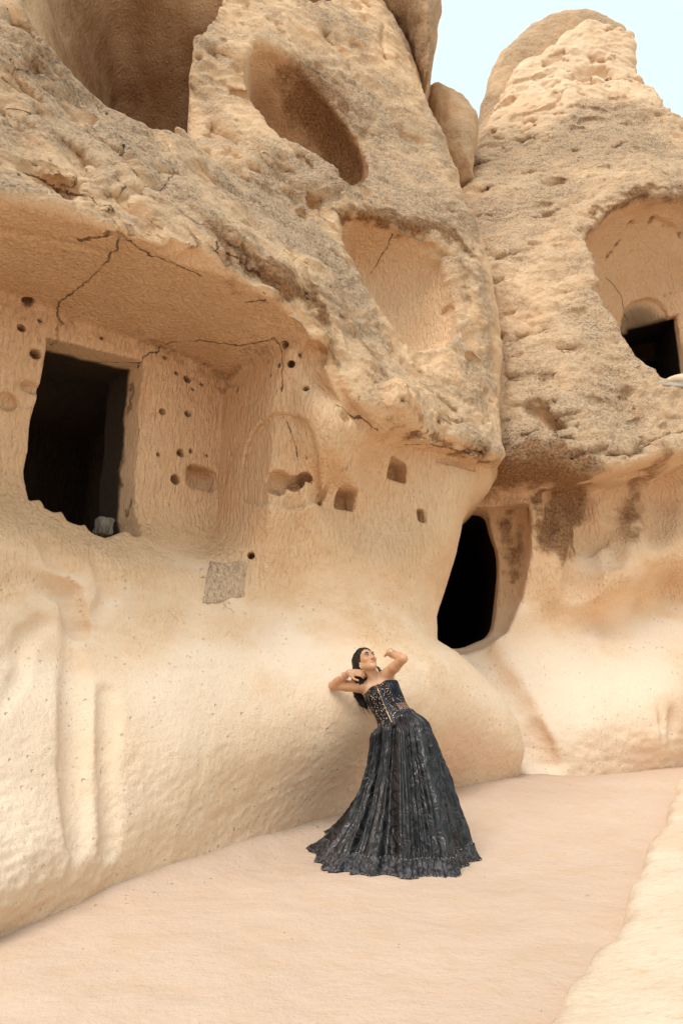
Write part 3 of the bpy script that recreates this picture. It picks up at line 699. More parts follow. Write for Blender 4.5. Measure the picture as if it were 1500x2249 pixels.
VR.D = smin(dA, VR.front(fl), f32(0.10)); del dA
R_OUT = [(990, 500, 10.8), (1026, 400, 11), (1038, 350, 11.3), (1054, 290, 11.6), (1088, 228, 12.0), (1128, 146, 12.4), (1162, 118, 12.5), (1216, 98, 12.6), (1216, 104, 12.6), (1240, 78, 12.7), (1290, 58, 12.7), (1345, 68, 12.7), (1384, 88, 12.7), (1400, 160, 12.5), (1444, 182, 12.3), (1472, 232, 12.0), (1516, 258, 12.0), (1800, 420, 12.2), (1800, 2100, 9), (700, 2100, 9), (700, 900, 9.8), (900, 600, 10)]
ro2 = sdpoly(VR.XX, VR.ZZ, poly_xz(R_OUT))
VR.D = smax(VR.D, np.broadcast_to(ro2[:, None, :], VR.D.shape), f32(0.22))
# church cave: mouth, then a domed chamber, then the dark door
ycarve(VR, [(1284, 520, 9.7), (1300, 490, 9.8), (1340, 462, 10.0), (1420, 440, 10.2), (1500, 428, 10.3), (1640, 440, 10.3), (1640, 900, 9.3), (1500, 860, 9.0), (1455, 838, 9.05), (1385, 775, 9.2), (1345, 730, 9.3), (1312, 665, 9.45), (1292, 590, 9.6)], 7.8, 11.0, k=0.05, kk=0.9)
def dome(x, y, z):
    c = P(1470, 700, 10.6); return (np.sqrt(((x-c[0])/1.75)**2+((y-9.9)/1.55)**2+(np.maximum(z-c[2], 0)/2.1)**2)-1)*1.5
ellip(VR, P(1480, 640, 10.2)+np.array([0, 0, 0]), (1.55, 1.3, 1.9), k=0.05)
ycarve(VR, [(1372, 708, 11.0), (1468, 686, 11.0), (1488, 840, 11.0), (1378, 870, 11.0)], 9.8, 11.75, k=0.02, kk=0.03)
ycarve(VR, [(1372, 735, 11.7), (1470, 710, 11.7), (1488, 860, 11.7), (1378, 900, 11.7)], 10.8, 14.6, k=0.02, kk=0.03)
obox(VR, P(1430, 800, 13.6)+np.array([0, 0, 0]), (1.2, 1.2, 1.3), rnd=.1)
# doorway in the middle: squared recess, side jamb, dark passage
ycarve(VR, [(1000, 1108, 9.4), (1120, 1102, 9.3), (1158, 1106, 9.3), (1165, 1140, 9.3), (1166, 1220, 9.3), (1150, 1310, 9.3), (1115, 1390, 9.3), (1070, 1418, 9.3), (1000, 1440, 9.2), (930, 1400, 9.2), (930, 1150, 9.2)], 8.8, 9.9, k=0.022, kk=0.40)
ycarve(VR, [(1010, 1135, 10.1), (1062, 1132, 10.1), (1072, 1175, 10.1), (1088, 1225, 10.1), (1089, 1290, 10.1), (1082, 1345, 10.1), (1072, 1398, 10.1), (1040, 1412, 9.9), (1010, 1424, 9.7), (975, 1410, 9.5), (930, 1400, 9.5), (930, 1200, 9.8)], 9.0, 13.4, k=0.04, kk=0.05)
obox(VR, (P(1020, 1280, 12.2)), (1.1, 1.0, 1.2), rnd=.1)
def strokeR(path, r, k=0.06): stroke(VR, path, r, k)
stroke(VR, [(1302, 640), (1340, 562), (1384, 488)], .06, .01, .03); stroke(VR, [(1430, 480), (1470, 498), (1515, 535)], .06, .01, .03)
inset(VR, [(u_, v_, 11.1) for u_, v_ in ((1376, 760), (1380, 680), (1388, 655), (1408, 639), (1438, 632), (1464, 642), (1482, 665), (1488, 700), (1500, 780))], .07, 10.2, 11.5)
strokeR([(1205, 1085), (1212, 1150), (1200, 1175)], 0.09, 0.08)
strokeR([(1060, 1440), (1110, 1510), (1140, 1560), (1165, 1640), (1195, 1675)], 0.16, 0.20)
stroke(VR, [(1272, 1075), (1290, 1160), (1270, 1290)], .30, .05, .10); stroke(VR, [(1400, 1060), (1350, 1130), (1345, 1230)], .28, .05, .09); stroke(VR, [(1490, 1040), (1450, 1100), (1440, 1180)], .3, .06, .09)
stroke(VR, [(1180, 1600), (1205, 1670)], 0.16, 0.05, .04)
for (a, b, rx, ry, rz) in [(1290, 1185, .30, .07, .26), (1385, 860, .12, .10, .09), (1050, 360, .12, .2, .12), (1450, 1590, .03, .06, .14), (1480, 1590, .2, .06, .2), (1390, 1040, .3, .12, .1), (1200, 940, .2, .1, .3)]:
    p = VR.hit(a, b)
    if p is not None: ellip(VR, p, (rx, ry, rz), k=0.06)
for path, r in [([(1380, 1005), (1440, 960), (1490, 950)], .03), ([(1250, 1010), (1330, 985)], .03), ([(1095, 700), (1110, 800), (1105, 950)], .05), ([(1170, 170), (1200, 200), (1330, 150)], .05), ([(1130, 260), (1220, 230), (1250, 190)], .04), ([(1300, 1000), (1380, 1000)], .03)]:
    strokeR(path, r, 0.05)
r_ok = lambda p, u_, v_: p[2] > 4.5 and abs(p[1]-samp2(fu, VR, np.array([p[0]]), np.array([p[2]]))[0]) < .3
flakes(VR, 85, (1030, 30, 1500, 1010), 15, .3, ok=r_ok, size=(.10, .36), tilt=-.1, dep=(.010, .030))
flakes(VR, 45, (1030, 30, 1450, 330), 18, .3, ok=r_ok, size=(.12, .45), tilt=.25, dep=(.02, .06))
flakes(VR, 22, (1100, 900, 1500, 1010), 19, .3, ok=r_ok, size=(.15, .45), tilt=.1, dep=(.012, .03))
flakes(VR, 45, (1030, 30, 1500, 1010), 16, .3, ok=r_ok, size=(.08, .25), tilt=.05, dep=(.010, .025), op='add')
co, F, N, u, v = finish_rock('spire', VR)
yu = samp2(fu, VR, co[:, 0], co[:, 2])
i0 = np.clip((co[:, 0]-VR.lo[0])/VR.h, 0, VR.n[0]-1).astype(int); j0 = np.clip((co[:, 1]-VR.lo[1])/VR.h, 0, VR.n[1]-1).astype(int)
cz = ceilr[i0, j0]
upper = sstep(-0.05, 0.15, co[:, 2]-cz)*sstep(0.45, 0.1, np.abs(co[:, 1]-yu))
upper = np.maximum(upper, sstep(11, 12, co[:, 2]))
lobe = fbm(co, 0.5, 3)
pale_top = sstep(12.2, 13.8, co[:, 2]+0.5*(co[:, 0]-4.5)*np.where(co[:, 0] > 4.5, -1, .6)+0.9*fbm(co, .9, 4))  # paler, less weathered rock towards the spire top
weather = np.clip(upper*(0.72+0.35*lobe)*(1-0.70*pale_top), 0, 1)
zn = co[:, 2]+.75*fbm(co*np.array([1, 1, 1.6]), 1.0, 6, gain=.6)
carved = np.clip(1-upper, 0, 1)*sstep(2.1, 3.6, zn)
pale = sstep(3.3, 1.5, zn)*(0.6+0.5*sstep(-0.2, 0.6, N[:, 2]))+0.30*pale_top*upper
room_dark = np.maximum(sstep(11.45, 11.6, co[:, 1])*(co[:, 2] > 5)*(co[:, 2] < 9)*(1-upper), sstep(10.0, 10.12, co[:, 1])*(co[:, 2] < 4.6)*(co[:, 0] < 3.0))  # darkness painted behind the chapel door and the middle doorway
stain = np.zeros(len(co), f32)
paint(stain, co, VR, [([(1060, 1045), (1130, 1035), (1200, 1025), (1250, 1040)], .46, 1.5), ([(1240, 1040), (1248, 1100), (1238, 1150), (1215, 1190)], .30, 1.5), ([(1130, 1120), (1140, 1250)], .16, .75), ([(1180, 1080), (1183, 1180)], .14, 1.2), ([(1460, 1000), (1400, 1050), (1380, 1100), (1385, 1180)], .26, .75),
   ([(1300, 480), (1340, 450), (1400, 425), (1500, 415)], .16, 1.0), ([(1290, 500), (1285, 560)], .1, .7), ([(1304, 636), (1340, 560), (1382, 490)], .075, 1.0), ([(1430, 482), (1470, 500), (1510, 540)], .075, .9), ([(1385, 655), (1405, 640), (1440, 634), (1468, 645), (1486, 672)], .035, .7), ([(1412, 545), (1440, 580)], .03, .4), ([(1420, 538), (1448, 572)], .03, .4), ([(1120, 600), (1110, 700)], .15, .5), ([(1140, 290), (1250, 330)], .4, .35), ([(1110, 1140), (1120, 1260)], .16, .8), ([(1160, 1380), (1200, 1330)], .12, .3), ([(1050, 1130), (1110, 1125)], .12, .5),
   ([(1380, 860), (1400, 855)], .1, .5), ([(1200, 700), (1180, 900)], .3, .35), ([(1440, 950), (1500, 940)], .2, .4)])
crack = cracks(co, N, VR, [[(1327, 610), (1345, 628), (1362, 650), (1366, 680), (1375, 705)], 
   [(1380, 1005), (1440, 965), (1500, 950)], [(1050, 470), (1080, 560)]])
wr = co+0.25*np.stack([fbm(co+9, 0.9, 2), fbm(co+31, 0.9, 2), fbm(co+57, 0.9, 2)], 1)
d = (0.08*upper+0.015)*fbm(co, 0.9, 3)+(0.026*upper+0.005)*fbm(wr, 4.0, 4, gain=.6)+upper*0.026*fbm(wr*np.array([1, 1, 2.4]), 1.4, 4, ridge=True, gain=.55)
d += sstep(1.2, 0.5, co[:, 2])*0.015*fbm(co*np.array([1, 1, 3.0]), 3.0, 3, ridge=True)
co = co+N*d[:, None]
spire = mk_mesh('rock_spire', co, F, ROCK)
for n_, a_ in (('carved', carved), ('weather', weather), ('stain', stain), ('room_dark', room_dark), ('crack', crack), ('pale', np.clip(pale, 0, 1)), ('shade_brown', np.clip(.10*carved*(co[:, 2] > 3.4), 0, 1))): attr(spire, n_, a_)
tag(spire, 'tall grey weathered rock spire on the right with a carved chapel cave and black doorway', 'rock spire')
print('R done', time.time()-T0)

# ------------------------------------------------------------------ cap rocks, wedged boulder
def rock_lump(name, outline, y0, y1, k, h, mat=ROCK, weather0=0.6, scoops=(), amp=0.05, parent=None, under_brown=0.0):
    pl = poly_xz(outline); vx = Vox((pl[:, 0].min()-.4, y0-.4, pl[:, 1].min()-.4), (pl[:, 0].max()+.4, y1+.4, pl[:, 1].max()+.4), h)
    s = sdpoly(vx.XX, vx.ZZ, pl); yy = vx.y[None, :, None]
    vx.D = smax(np.broadcast_to(s[:, None, :], tuple(vx.n)).astype(f32), np.maximum(yy-f32(y1), f32(y0)-yy)+0*s[:, None, :], f32(k))
    for c, r in scoops: ellip(vx, c, r, k=0.12)
    co, F = vx.mesh(); N = vnormals(co, F)
    d = amp*fbm(co, 1.4, 3)+amp*0.4*fbm(co, 5, 3)
    st = np.full(len(co), under_brown, f32)*sstep(0.1, -0.5, N[:, 2])  # browner on faces turned downward
    co = co+N*d[:, None]
    o = mk_mesh(name, co, F, mat, parent)
    z = np.zeros(len(co))
    for n_, a_ in (('carved', z), ('weather', np.clip(weather0+0.3*fbm(co, .7, 2), 0, 1)), ('stain', st), ('room_dark', z), ('crack', z+1), ('pale', z), ('shade_brown', z+.25)): attr(o, n_, a_)
    return o
cap = rock_lump('cap_rock', [(1042, 320, 12.9), (1060, 215, 13.0), (1088, 135, 13.1), (1118, 95, 13.1), (1158, 64, 13.1), (1200, 44, 13.1), (1240, 34, 13.1), (1290, 34, 13.1), (1330, 44, 13.1), (1368, 70, 13.1), (1390, 115, 13.1), (1396, 200, 13), (1200, 330, 13), (1080, 400, 13)], 12.75, 15.2, 0.5, 0.06, under_brown=.75)
tag(cap, 'brown domed cap rock curling over the pale top of the right spire', 'cap rock')
capl = rock_lump('cap_rock', [(790, -80, 10.4), (800, 30, 10.2), (880, 82, 10.2), (905, 120, 10.2), (924, 160, 10.2), (930, 202, 10.2), (938, 198, 10.2), (952, 130, 10.4), (957, 60, 10.6), (945, 0, 10.8), (930, -60, 11)], 9.3, 11.6, 0.7, 0.045, under_brown=.5)
tag(capl, 'overhanging brown cap rock at the very top, left of the sky gap', 'cap rock')
bo = rock_lump('boulder', [(930, 205, 11), (960, 208, 11), (1000, 228, 11), (1030, 252, 11), (1050, 278, 11), (1048, 330, 11), (1038, 392, 10.9), (1008, 392, 10.8), (960, 320, 10.8)], 10.4, 12.0, 0.7, 0.045, weather0=.5, under_brown=.4)
tag(bo, 'rounded layered boulder wedged high in the gap between the two rock spires', 'boulder')

# ------------------------------------------------------------------ rock bank at the right front
def bank_z(X, Y):
    xl = 0.74+(Y-2.75)*0.56+0.03*np.sin(Y*2.1)+0.02*np.sin(Y*5.3+1)+0.012*np.sin(Y*17)
    s = X-xl; fade = sstep(8.2, 6.2, Y)
    z = zg(X, Y)-0.10+sstep(-0.05, 0.06, s)*0.24*(.4+.6*fade)+np.maximum(s, 0)*0.17
    z = z+0.012*(fbm(np.stack([X, Y, X*0], -1).reshape(-1, 3), 2.3, 5).reshape(X.shape))
    return z
bk = grid_mesh('rock_bank', np.arange(0.0, 7.5, 0.042), np.arange(0.8, 11.0, 0.042), bank_z, None)
def bank_material():
    m, nt, b = newmat('pale_rock_bank'); q = NB(nt); v = q.tc()
    base = q.mix(q.ramp(q.noise(v, 1.6, 6, 0.65), 0.35, 0.65), (0.66, 0.50, 0.37), (0.73, 0.59, 0.455))
    base = q.mix(q.m('MULTIPLY', q.ramp(q.noise(v, 14, 6, 0.7), 0.52, 0.72), 0.6), base, (0.62, 0.41, 0.25))
    base = q.mix(q.m('MULTIPLY', q.ramp(q.noise(v, 60, 4, 0.7), 0.60, 0.75), 0.4), base, (0.40, 0.27, 0.17))
    q.L(base, b.inputs['Base Color']); b.inputs['Roughness'].default_value = 0.95; b.inputs['Specular IOR Level'].default_value = 0.15
    h = q.m('ADD', q.m('MULTIPLY', q.noise(v, 12, 8, 0.65), 0.03), q.m('MULTIPLY', q.noise(v, 70, 4, 0.7), 0.005))
    q.L(q.bump(h, 0.8, 1.0), b.inputs['Normal']); return m
bk.data.materials.append(bank_material())
tag(bk, 'pale sloping rock bank in the lower right corner beside the sandy path', kind='structure')
# ------------------------------------------------------------------ the woman
def nrm(a): a = np.asarray(a, float); return a/np.linalg.norm(a)
def rcone(x, y, z, a, b, ra, rb):
    e = b-a; L2 = float(e@e)+1e-12
    t = np.clip(((x-a[0])*e[0]+(y-a[1])*e[1]+(z-a[2])*e[2])/L2, 0, 1)
    return np.sqrt((x-a[0]-t*e[0])**2+(y-a[1]-t*e[1])**2+(z-a[2]-t*e[2])**2)-(ra+(rb-ra)*t)
def elf(x, y, z, c, R, r):
    a, b, d = x-c[0], y-c[1], z-c[2]
    p = [(R[i][0]*a+R[i][1]*b+R[i][2]*d)/r[i] for i in range(3)]
    k0 = np.sqrt(p[0]**2+p[1]**2+p[2]**2)
    k1 = np.sqrt((p[0]/r[0])**2+(p[1]/r[1])**2+(p[2]/r[2])**2)+1e-9
    return k0*(k0-1)/k1
Y0 = 5.80
# torso frame: E to her left (picture right), A up the spine, Nn out of the chest
PEL = P(874, 1592, Y0)
A_ = nrm(P(824, 1490, Y0+0.16)-PEL)
E_ = np.array([0.91, 0.04, 0.41]); E_ = nrm(E_-A_*(E_@A_)); N_ = nrm(np.cross(E_, A_))
if N_[1] > 0: N_ = -N_
def TT(s, t, d): return PEL+E_*s+A_*t+N_*d
TR = [E_, A_, N_]
SHR, SHL = P(787, 1507, Y0+.12), P(851, 1480, Y0+.10)
ELR, ELL = P(731, 1506, Y0+.27), P(885, 1447, Y0-.06)
WRR, WRL = P(766, 1478, Y0+.08), P(857, 1434, Y0+.08)
HC = P(804, 1453, Y0+.13)
HU = nrm([-.34, .40, .85]); HF = np.array([.46, -.78, .42]); HF = nrm(HF-HU*(HF@HU)); HR_ = nrm(np.cross(HF, HU))
if HR_[0] < 0: HR_ = -HR_
def HH(r, f, u): return HC+HR_*r+HF*f+HU*u
HR3 = [HR_, HF, HU]
def torso(x, y, z):
    d = elf(x, y, z, TT(0, -.02, -.01), TR, (.165, .14, .115))
    d = smin(d, elf(x, y, z, TT(0, .13, 0), TR, (.128, .14, .090)), .07)
    d = smin(d, elf(x, y, z, TT(0, .26, -.005), TR, (.142, .15, .100)), .06)
    for s in (-1, 1): d = smin(d, elf(x, y, z, TT(s*.066, .275, .075), TR, (.060, .058, .050)), .035)
    d = smin(d, elf(x, y, z, TT(0, .345, -.015), TR, (.150, .085, .070)), .05)
    return d
def body(vx):
    """one continuous figure, blended piece by piece inside local boxes"""
    def cone_add(a, b, ra, rb, k):
        m_ = max(ra, rb)+k+.03
        vx.add(np.minimum(a, b)-m_, np.maximum(a, b)+m_, lambda x, y, z: rcone(x, y, z, a, b, ra, rb), k)
    nb, nt_ = TT(0, .385, -.015), HH(0, -.015, -.055)
    cone_add(TT(-.02, .37, -.02), SHR, .050, .046, .05); cone_add(TT(.02, .37, -.02), SHL, .050, .046, .05)
    cone_add(nb, nt_, .052, .050, .045)
    for s in (-1, 1):   # collar bones, neck tendons
        cone_add(TT(s*.015, .385, .035), TT(s*.11, .395, .02), .010, .008, .02)
        cone_add(TT(s*.012, .39, .035), HH(s*.055, -.01, -.05), .010, .012, .022)
    def head(x, y, z):
        h = elf(x, y, z, HH(0, -.012, .035), HR3, (.074, .092, .086))
        h = smin(h, elf(x, y, z, HH(0, .032, -.030), HR3, (.056, .058, .074)), .035)
        h = smin(h, rcone(x, y, z, HH(-.048, .005, -.05), HH(0, .066, -.092), .018, .018), .03)
        h = smin(h, rcone(x, y, z, HH(.048, .005, -.05), HH(0, .066, -.092), .018, .018), .03)
        for s in (-1, 1):
            h = smin(h, elf(x, y, z, HH(s*.040, .060, -.018), HR3, (.022, .020, .018)), .02)
            h = smin(h, rcone(x, y, z, HH(s*.010, .090, .030), HH(s*.045, .074, .030), .007, .006), .014)
            h = smax(h, -elf(x, y, z, HH(s*.030, .098, .010), HR3, (.017, .015, .009)), .012)
            h = smin(h, elf(x, y, z, HH(s*.072, -.008, -.012), HR3, (.009, .019, .030)), .006)
        h = smin(h, rcone(x, y, z, HH(0, .088, .018), HH(0, .103, -.026), .007, .0115), .012)
        for s in (-1, 1): h = smin(h, elf(x, y, z, HH(s*.011, .099, -.030), HR3, (.009, .010, .008)), .006)
        h = smin(h, elf(x, y, z, HH(0, .087, -.053), HR3, (.024, .012, .006)), .006)
        return smin(h, elf(x, y, z, HH(0, .085, -.065), HR3, (.021, .013, .0075)), .006)
    vx.add(HC-.17, HC+.17, head, .02)
    for SH, EL, WR in ((SHR, ELR, WRR), (SHL, ELL, WRL)):
        mid = SH*.55+EL*.45; m2 = EL*.7+WR*.3
        cone_add(SH, mid, .049, .044, .03); cone_add(mid, EL, .044, .037, .02)
        cone_add(EL, m2, .037, .038, .012); cone_add(m2, WR, .038, .025, .012)
    # right hand laid behind the ear, left hand folded back over the wrist
    def hand(WR, dirv, side, nrmv, curl, spread, sc=1.0):
        dirv = nrm(dirv); nrmv = nrm(nrmv-dirv*(nrmv@dirv)); side = nrm(np.cross(dirv, nrmv))*side
        pc = WR+dirv*.048*sc
        def fn(x, y, z):
            o = elf(x, y, z, pc, [dirv, side, nrmv], (.052*sc, .040*sc, .017*sc))
            o = smin(o, rcone(x, y, z, WR, pc, .024, .022), .02)
            for i, (off, ln) in enumerate(((.028, .070), (.010, .080), (-.009, .075), (-.027, .060))):
                p0 = WR+dirv*(.085-.004*abs(i-1))*sc+side*off*sc
                for j in range(3):
                    ang = curl*(j+.6); v_ = dirv*math.cos(ang)-nrmv*math.sin(ang)+side*off*spread
                    p1 = p0+nrm(v_)*ln*sc*(.42, .33, .25)[j]
                    o = smin(o, rcone(x, y, z, p0, p1, .0092-.0008*j, .0084-.0008*j), .004); p0 = p1
            t0 = WR+dirv*.025*sc+side*.030*sc; t1 = t0+nrm(dirv*.7+side*.65-nrmv*.3)*.042; t2 = t1+nrm(dirv*.95+side*.15-nrmv*.35)*.034
            return smin(smin(o, rcone(x, y, z, t0, t1, .013, .010), .012), rcone(x, y, z, t1, t2, .010, .0085), .004)
        vx.add(WR+dirv*.07-.15, WR+dirv*.07+.15, fn, .012)
    hand(WRR, P(799, 1477, Y0+.04)-WRR, 1, np.array([-.1, -.8, .55]), .45, 2, .92)
    hand(WRL, P(851, 1423, Y0+.22)-WRL, -1, np.array([-.5, -.5, .7]), 1.0, 2, .82)
    # legs under the skirt
    for s in (-1, 1):
        hip = TT(s*.085, -.06, -.01); foot = np.array([0.40+s*.10, 5.52, 0.075]); knee = hip*.48+foot*.52+np.array([0, -.05, 0])
        cone_add(hip, knee, .070, .050, .05); cone_add(knee, foot, .055, .034, .03)
        cone_add(foot+np.array([0, .03, -.02]), foot+np.array([0, -.15, -.04]), .032, .026, .03)
def sdf_mesh(name, fn, lo, hi, h, mat, parent, post=None, extra=None):
    vx = Vox(lo, hi, h); x, y, z = vx.x[:, None, None], vx.y[None, :, None], vx.z[None, None, :]
    vx.D = np.ascontiguousarray(np.broadcast_to(fn(x, y, z), tuple(vx.n))).astype(f32)
    if extra: extra(vx)
    co, F = vx.mesh()
    if post is not None: co = post(co, F)
    return mk_mesh(name, co, F, mat, parent)

def skin_material():
    m, nt, b = newmat('skin'); q = NB(nt); v = q.tc()
    base = q.mix(q.ramp(q.noise(v, 12, 3), .35, .65), (0.50, 0.265, 0.145), (0.57, 0.315, 0.18))
    base = q.mix(q.at('lip'), base, (0.42, 0.14, 0.11)); base = q.mix(q.at('flush'), base, (0.58, 0.24, 0.15))
    q.L(base, b.inputs['Base Color']); b.inputs['Roughness'].default_value = 0.5
    b.inputs['Subsurface Weight'].default_value = 0.12; b.inputs['Subsurface Radius'].default_value = (0.02, 0.008, 0.004); b.inputs['Subsurface Scale'].default_value = 0.5
    return m
def plain(name, col, rough=.5, metal=0.0, spec=.5):
    m, nt, b = newmat(name); b.inputs['Base Color'].default_value = col+(1,); b.inputs['Roughness'].default_value = rough
    b.inputs['Metallic'].default_value = metal; b.inputs['Specular IOR Level'].default_value = spec; return m
def cloth_material():
    m, nt, b = newmat('black_brocade'); q = NB(nt)
    uv = q.N('ShaderNodeUVMap').outputs[0]
    sep = q.N('ShaderNodeSeparateXYZ'); q.L(uv, sep.inputs[0]); U, V = sep.outputs[0], sep.outputs[1]
    # long wavy lines that run down the cloth and break into bundles
    ph = q.noise(q.mapv(uv, (3.0, .8, 1)), 4.0, 2, .5)
    w = q.m('MULTIPLY', q.m('SINE', q.m('ADD', q.m('MULTIPLY', V, 85.0), q.m('MULTIPLY', ph, 22.0))), 0.0085)
    x = q.m('ADD', q.m('ADD', U, w), q.m('MULTIPLY', q.noise(q.mapv(uv, (2, 4, 1)), 4.0, 2, .5), 0.05))
    lines = q.m('SINE', q.m('MULTIPLY', x, 900.0))
    bundle = q.m('SINE', q.m('ADD', q.m('MULTIPLY', x, 190.0), q.m('MULTIPLY', ph, 5.0)))
    mask = q.m('MULTIPLY', q.ramp(lines, -.75, -.1), q.ramp(bundle, -.95, -.3))
    mask = q.m('MULTIPLY', mask, q.ramp(q.noise(q.mapv(uv, (6, 2, 1)), 4.0, 3, .6), .34, .60, .12, 1.0))
    base = q.mix(mask, (0.002, 0.002, 0.003), (0.056, 0.050, 0.055))
    q.L(base, b.inputs['Base Color']); q.L(q.ramp(mask, 0, 1, .42, .22), b.inputs['Roughness'])
    q.L(q.m('MULTIPLY', mask, 0.40), b.inputs['Metallic'])
    b.inputs['Specular IOR Level'].default_value = 0.4
    h = q.m('ADD', q.m('MULTIPLY', mask, .0050), q.m('MULTIPLY', q.noise(q.mapv(uv, (9, 2, 1)), 7, 5, .65), .010))
    q.L(q.bump(h, .8, 1.0), b.inputs['Normal'])
    return m
def bodice_material():
    m, nt, b = newmat('beaded_corset'); q = NB(nt); v = q.tc()
    side = q.at('side'); sheer = q.at('sheer')
    vo = nt.nodes.new('ShaderNodeTexVoronoi'); q.L(v, vo.inputs['Vector']); vo.inputs['Scale'].default_value = 95
    dots = q.m('MULTIPLY', q.ramp(vo.outputs['Distance'], .40, .22), q.ramp(q.noise(v, 30, 3, .6), .42, .52))
    dots = q.m('MULTIPLY', dots, q.m('SUBTRACT', 1.0, side))
    base = q.mix(side, (0.008, 0.007, 0.009), (0.009, 0.012, 0.024))
    base = q.mix(q.m('MULTIPLY', sheer, .6), base, (0.24, 0.11, 0.075))
    base = q.mix(dots, base, q.mix(q.ramp(q.noise(v, 200, 1), .4, .6), (0.75, 0.45, 0.30), (0.9, 0.82, 0.72)))
    q.L(base, b.inputs['Base Color']); q.L(q.m('MULTIPLY', dots, .7), b.inputs['Metallic']); b.inputs['Roughness'].default_value = .5; b.inputs['Specular IOR Level'].default_value = .15
    q.L(q.bump(q.m('MULTIPLY', dots, .004), 1.0, 1.0), b.inputs['Normal'])
    return m
SKIN, CLOTH = skin_material(), cloth_material()
HAIR = plain('dark_hair', (0.012, 0.007, 0.005), .5, 0, .25)
person = bpy.data.objects.new('person', None); COL.objects.link(person)
person.location = (0, 0, 0)
tag(person, 'woman in a beaded black corset and long dark skirt leaning on the rock, arms raised', 'person')
lo = np.minimum(np.minimum(ELR, ELL), np.array([.1, 5.2, 0.0]))-.09; lo[2] = -.02
hi = np.maximum(np.maximum(ELL, HC+.12), ELR)+.12
bodyo = sdf_mesh('body', torso, lo, hi, .0042, SKIN, person, extra=body)
bc = np.empty(len(bodyo.data.vertices)*3, f32); bodyo.data.vertices.foreach_get('co', bc); bc = bc.reshape(-1, 3)
def hloc(c): q = c-HC; return np.stack([q@HR_, q@HF, q@HU], 1)
hl = hloc(bc)
lip = np.exp(-((hl[:, 0]/.022)**4+((hl[:, 2]+.058)/.0105)**4))*(hl[:, 1] > .07)
flush = .5*np.exp(-(((np.abs(hl[:, 0])-.04)/.02)**2+((hl[:, 2]+.02)/.02)**2))*(hl[:, 1] > .04)
attr(bodyo, 'lip', lip); attr(bodyo, 'flush', flush)
# eyes, brows
def small_tube(name, pts, r, mat, parent, ns=6, taper=True, closed=False):
    pts = [np.asarray(p, float) for p in pts]; n = len(pts); co = []; F = []
    for i, p in enumerate(pts):
        tn = pts[(i+1) % n if closed else min(i+1, n-1)]-pts[(i-1) % n if closed else max(i-1, 0)]
        tn = nrm(tn); a = nrm(np.cross(tn, [.13, .31, .94])); b = np.cross(tn, a)
        rr = r if not taper else r*(1-.75*abs(2*i/(n-1)-1)**2)
        for k in range(ns):
            g = 2*math.pi*k/ns; co.append(p+(a*math.cos(g)+b*math.sin(g))*rr)
    for i in range(n if closed else n-1):
        for k in range(ns): F.append((i*ns+k, i*ns+(k+1) % ns, ((i+1) % n)*ns+(k+1) % ns, ((i+1) % n)*ns+k))
    return mk_mesh(name, np.array(co), F, mat, parent)
def ball(name, c, r, mat, parent, R=None, nu=16, nv=10):
    R = np.array(R) if R is not None else np.eye(3); r = np.broadcast_to(r, 3); co = []; F = []
    for i in range(nv+1):
        th = math.pi*i/nv
        for k in range(nu):
            ph = 2*math.pi*k/nu
            q = np.array([math.sin(th)*math.cos(ph), math.sin(th)*math.sin(ph), math.cos(th)])*r
            co.append(c+q@R)
    for i in range(nv):
        for k in range(nu): F.append((i*nu+k, (i+1)*nu+k, (i+1)*nu+(k+1) % nu, i*nu+(k+1) % nu))
    return mk_mesh(name, np.array(co), F, mat, parent)
EYEW, IRIS, BROW = plain('eye_white', (.42, .36, .33), .3), plain('iris', (.03, .016, .01), .15), plain('brow_hair', (.03, .017, .012), .8)
for s in (-1, 1):
    e = ball('eye', HH(s*.030, .0785, .008), (.0140, .0120, .0078), EYEW, person, HR3)
    ball('iris', HH(s*.030+.004, .0890, .0095), (.0062, .0032, .0066), IRIS, e, HR3, 10, 6)
    small_tube('eyelashes', [HH(s*(.030+k*.0155), .0895-.006*abs(k)**2, .0165-.006*k*k) for k in np.linspace(-1, 1, 7)], .0026, BROW, person)
    small_tube('eyebrow', [HH(s*(.030+k*.019), .0925-.010*max(k, 0)**2, .0285+.004*(1-(k-.3)**2)) for k in np.linspace(-1, 1, 8)], .0042, BROW, person)
# hair
def hairf(x, y, z):
    h = elf(x, y, z, HH(0, -.020, .042), HR3, (.084, .100, .092))
    h = smin(h, elf(x, y, z, HH(-.010, -.055, -.01), HR3, (.080, .065, .10)), .05)
    # open at the face
    h = smax(h, -elf(x, y, z, HH(-.012, .080, -.022), HR3, (.080, .084, .098)), .012)
    h = smax(h, -elf(x, y, z, HH(.0, .03, -.115), HR3, (.080, .085, .06)), .02)
    for path, r0, r1 in (([(-.045, -.07, -.02), (-.060, -.095, -.08), (-.075, -.105, -.14)], .055, .045), ([(-.03, -.06, -.04), (.0, -.075, -.10), (.02, -.07, -.14)], .045, .03)):
        p = [HH(*q) for q in path]
        for i in range(len(p)-1):
            h = smin(h, rcone(x, y, z, p[i], p[i+1], r0+(r1-r0)*i/2, r0+(r1-r0)*(i+1)/2), .02)
    fall = [P(785, 1484, Y0+.19), P(783, 1505, Y0+.24), P(789, 1528, Y0+.21), P(797, 1545, Y0+.17), P(806, 1556, Y0+.15)]
    for i in range(4): h = smin(h, rcone(x, y, z, fall[i], fall[i+1], (.05, .045, .038, .026)[i], (.045, .038, .026, .010)[i]), .02)
    return h
def hpost(co, F):
    N = vnormals(co, F); q = hloc(co)
    s = np.sin(q[:, 0]*260+q[:, 2]*40+6*fbm(co*14, 1, 2))*.0020+.004*fbm(co, 38, 2)
    return co+N*s[:, None]
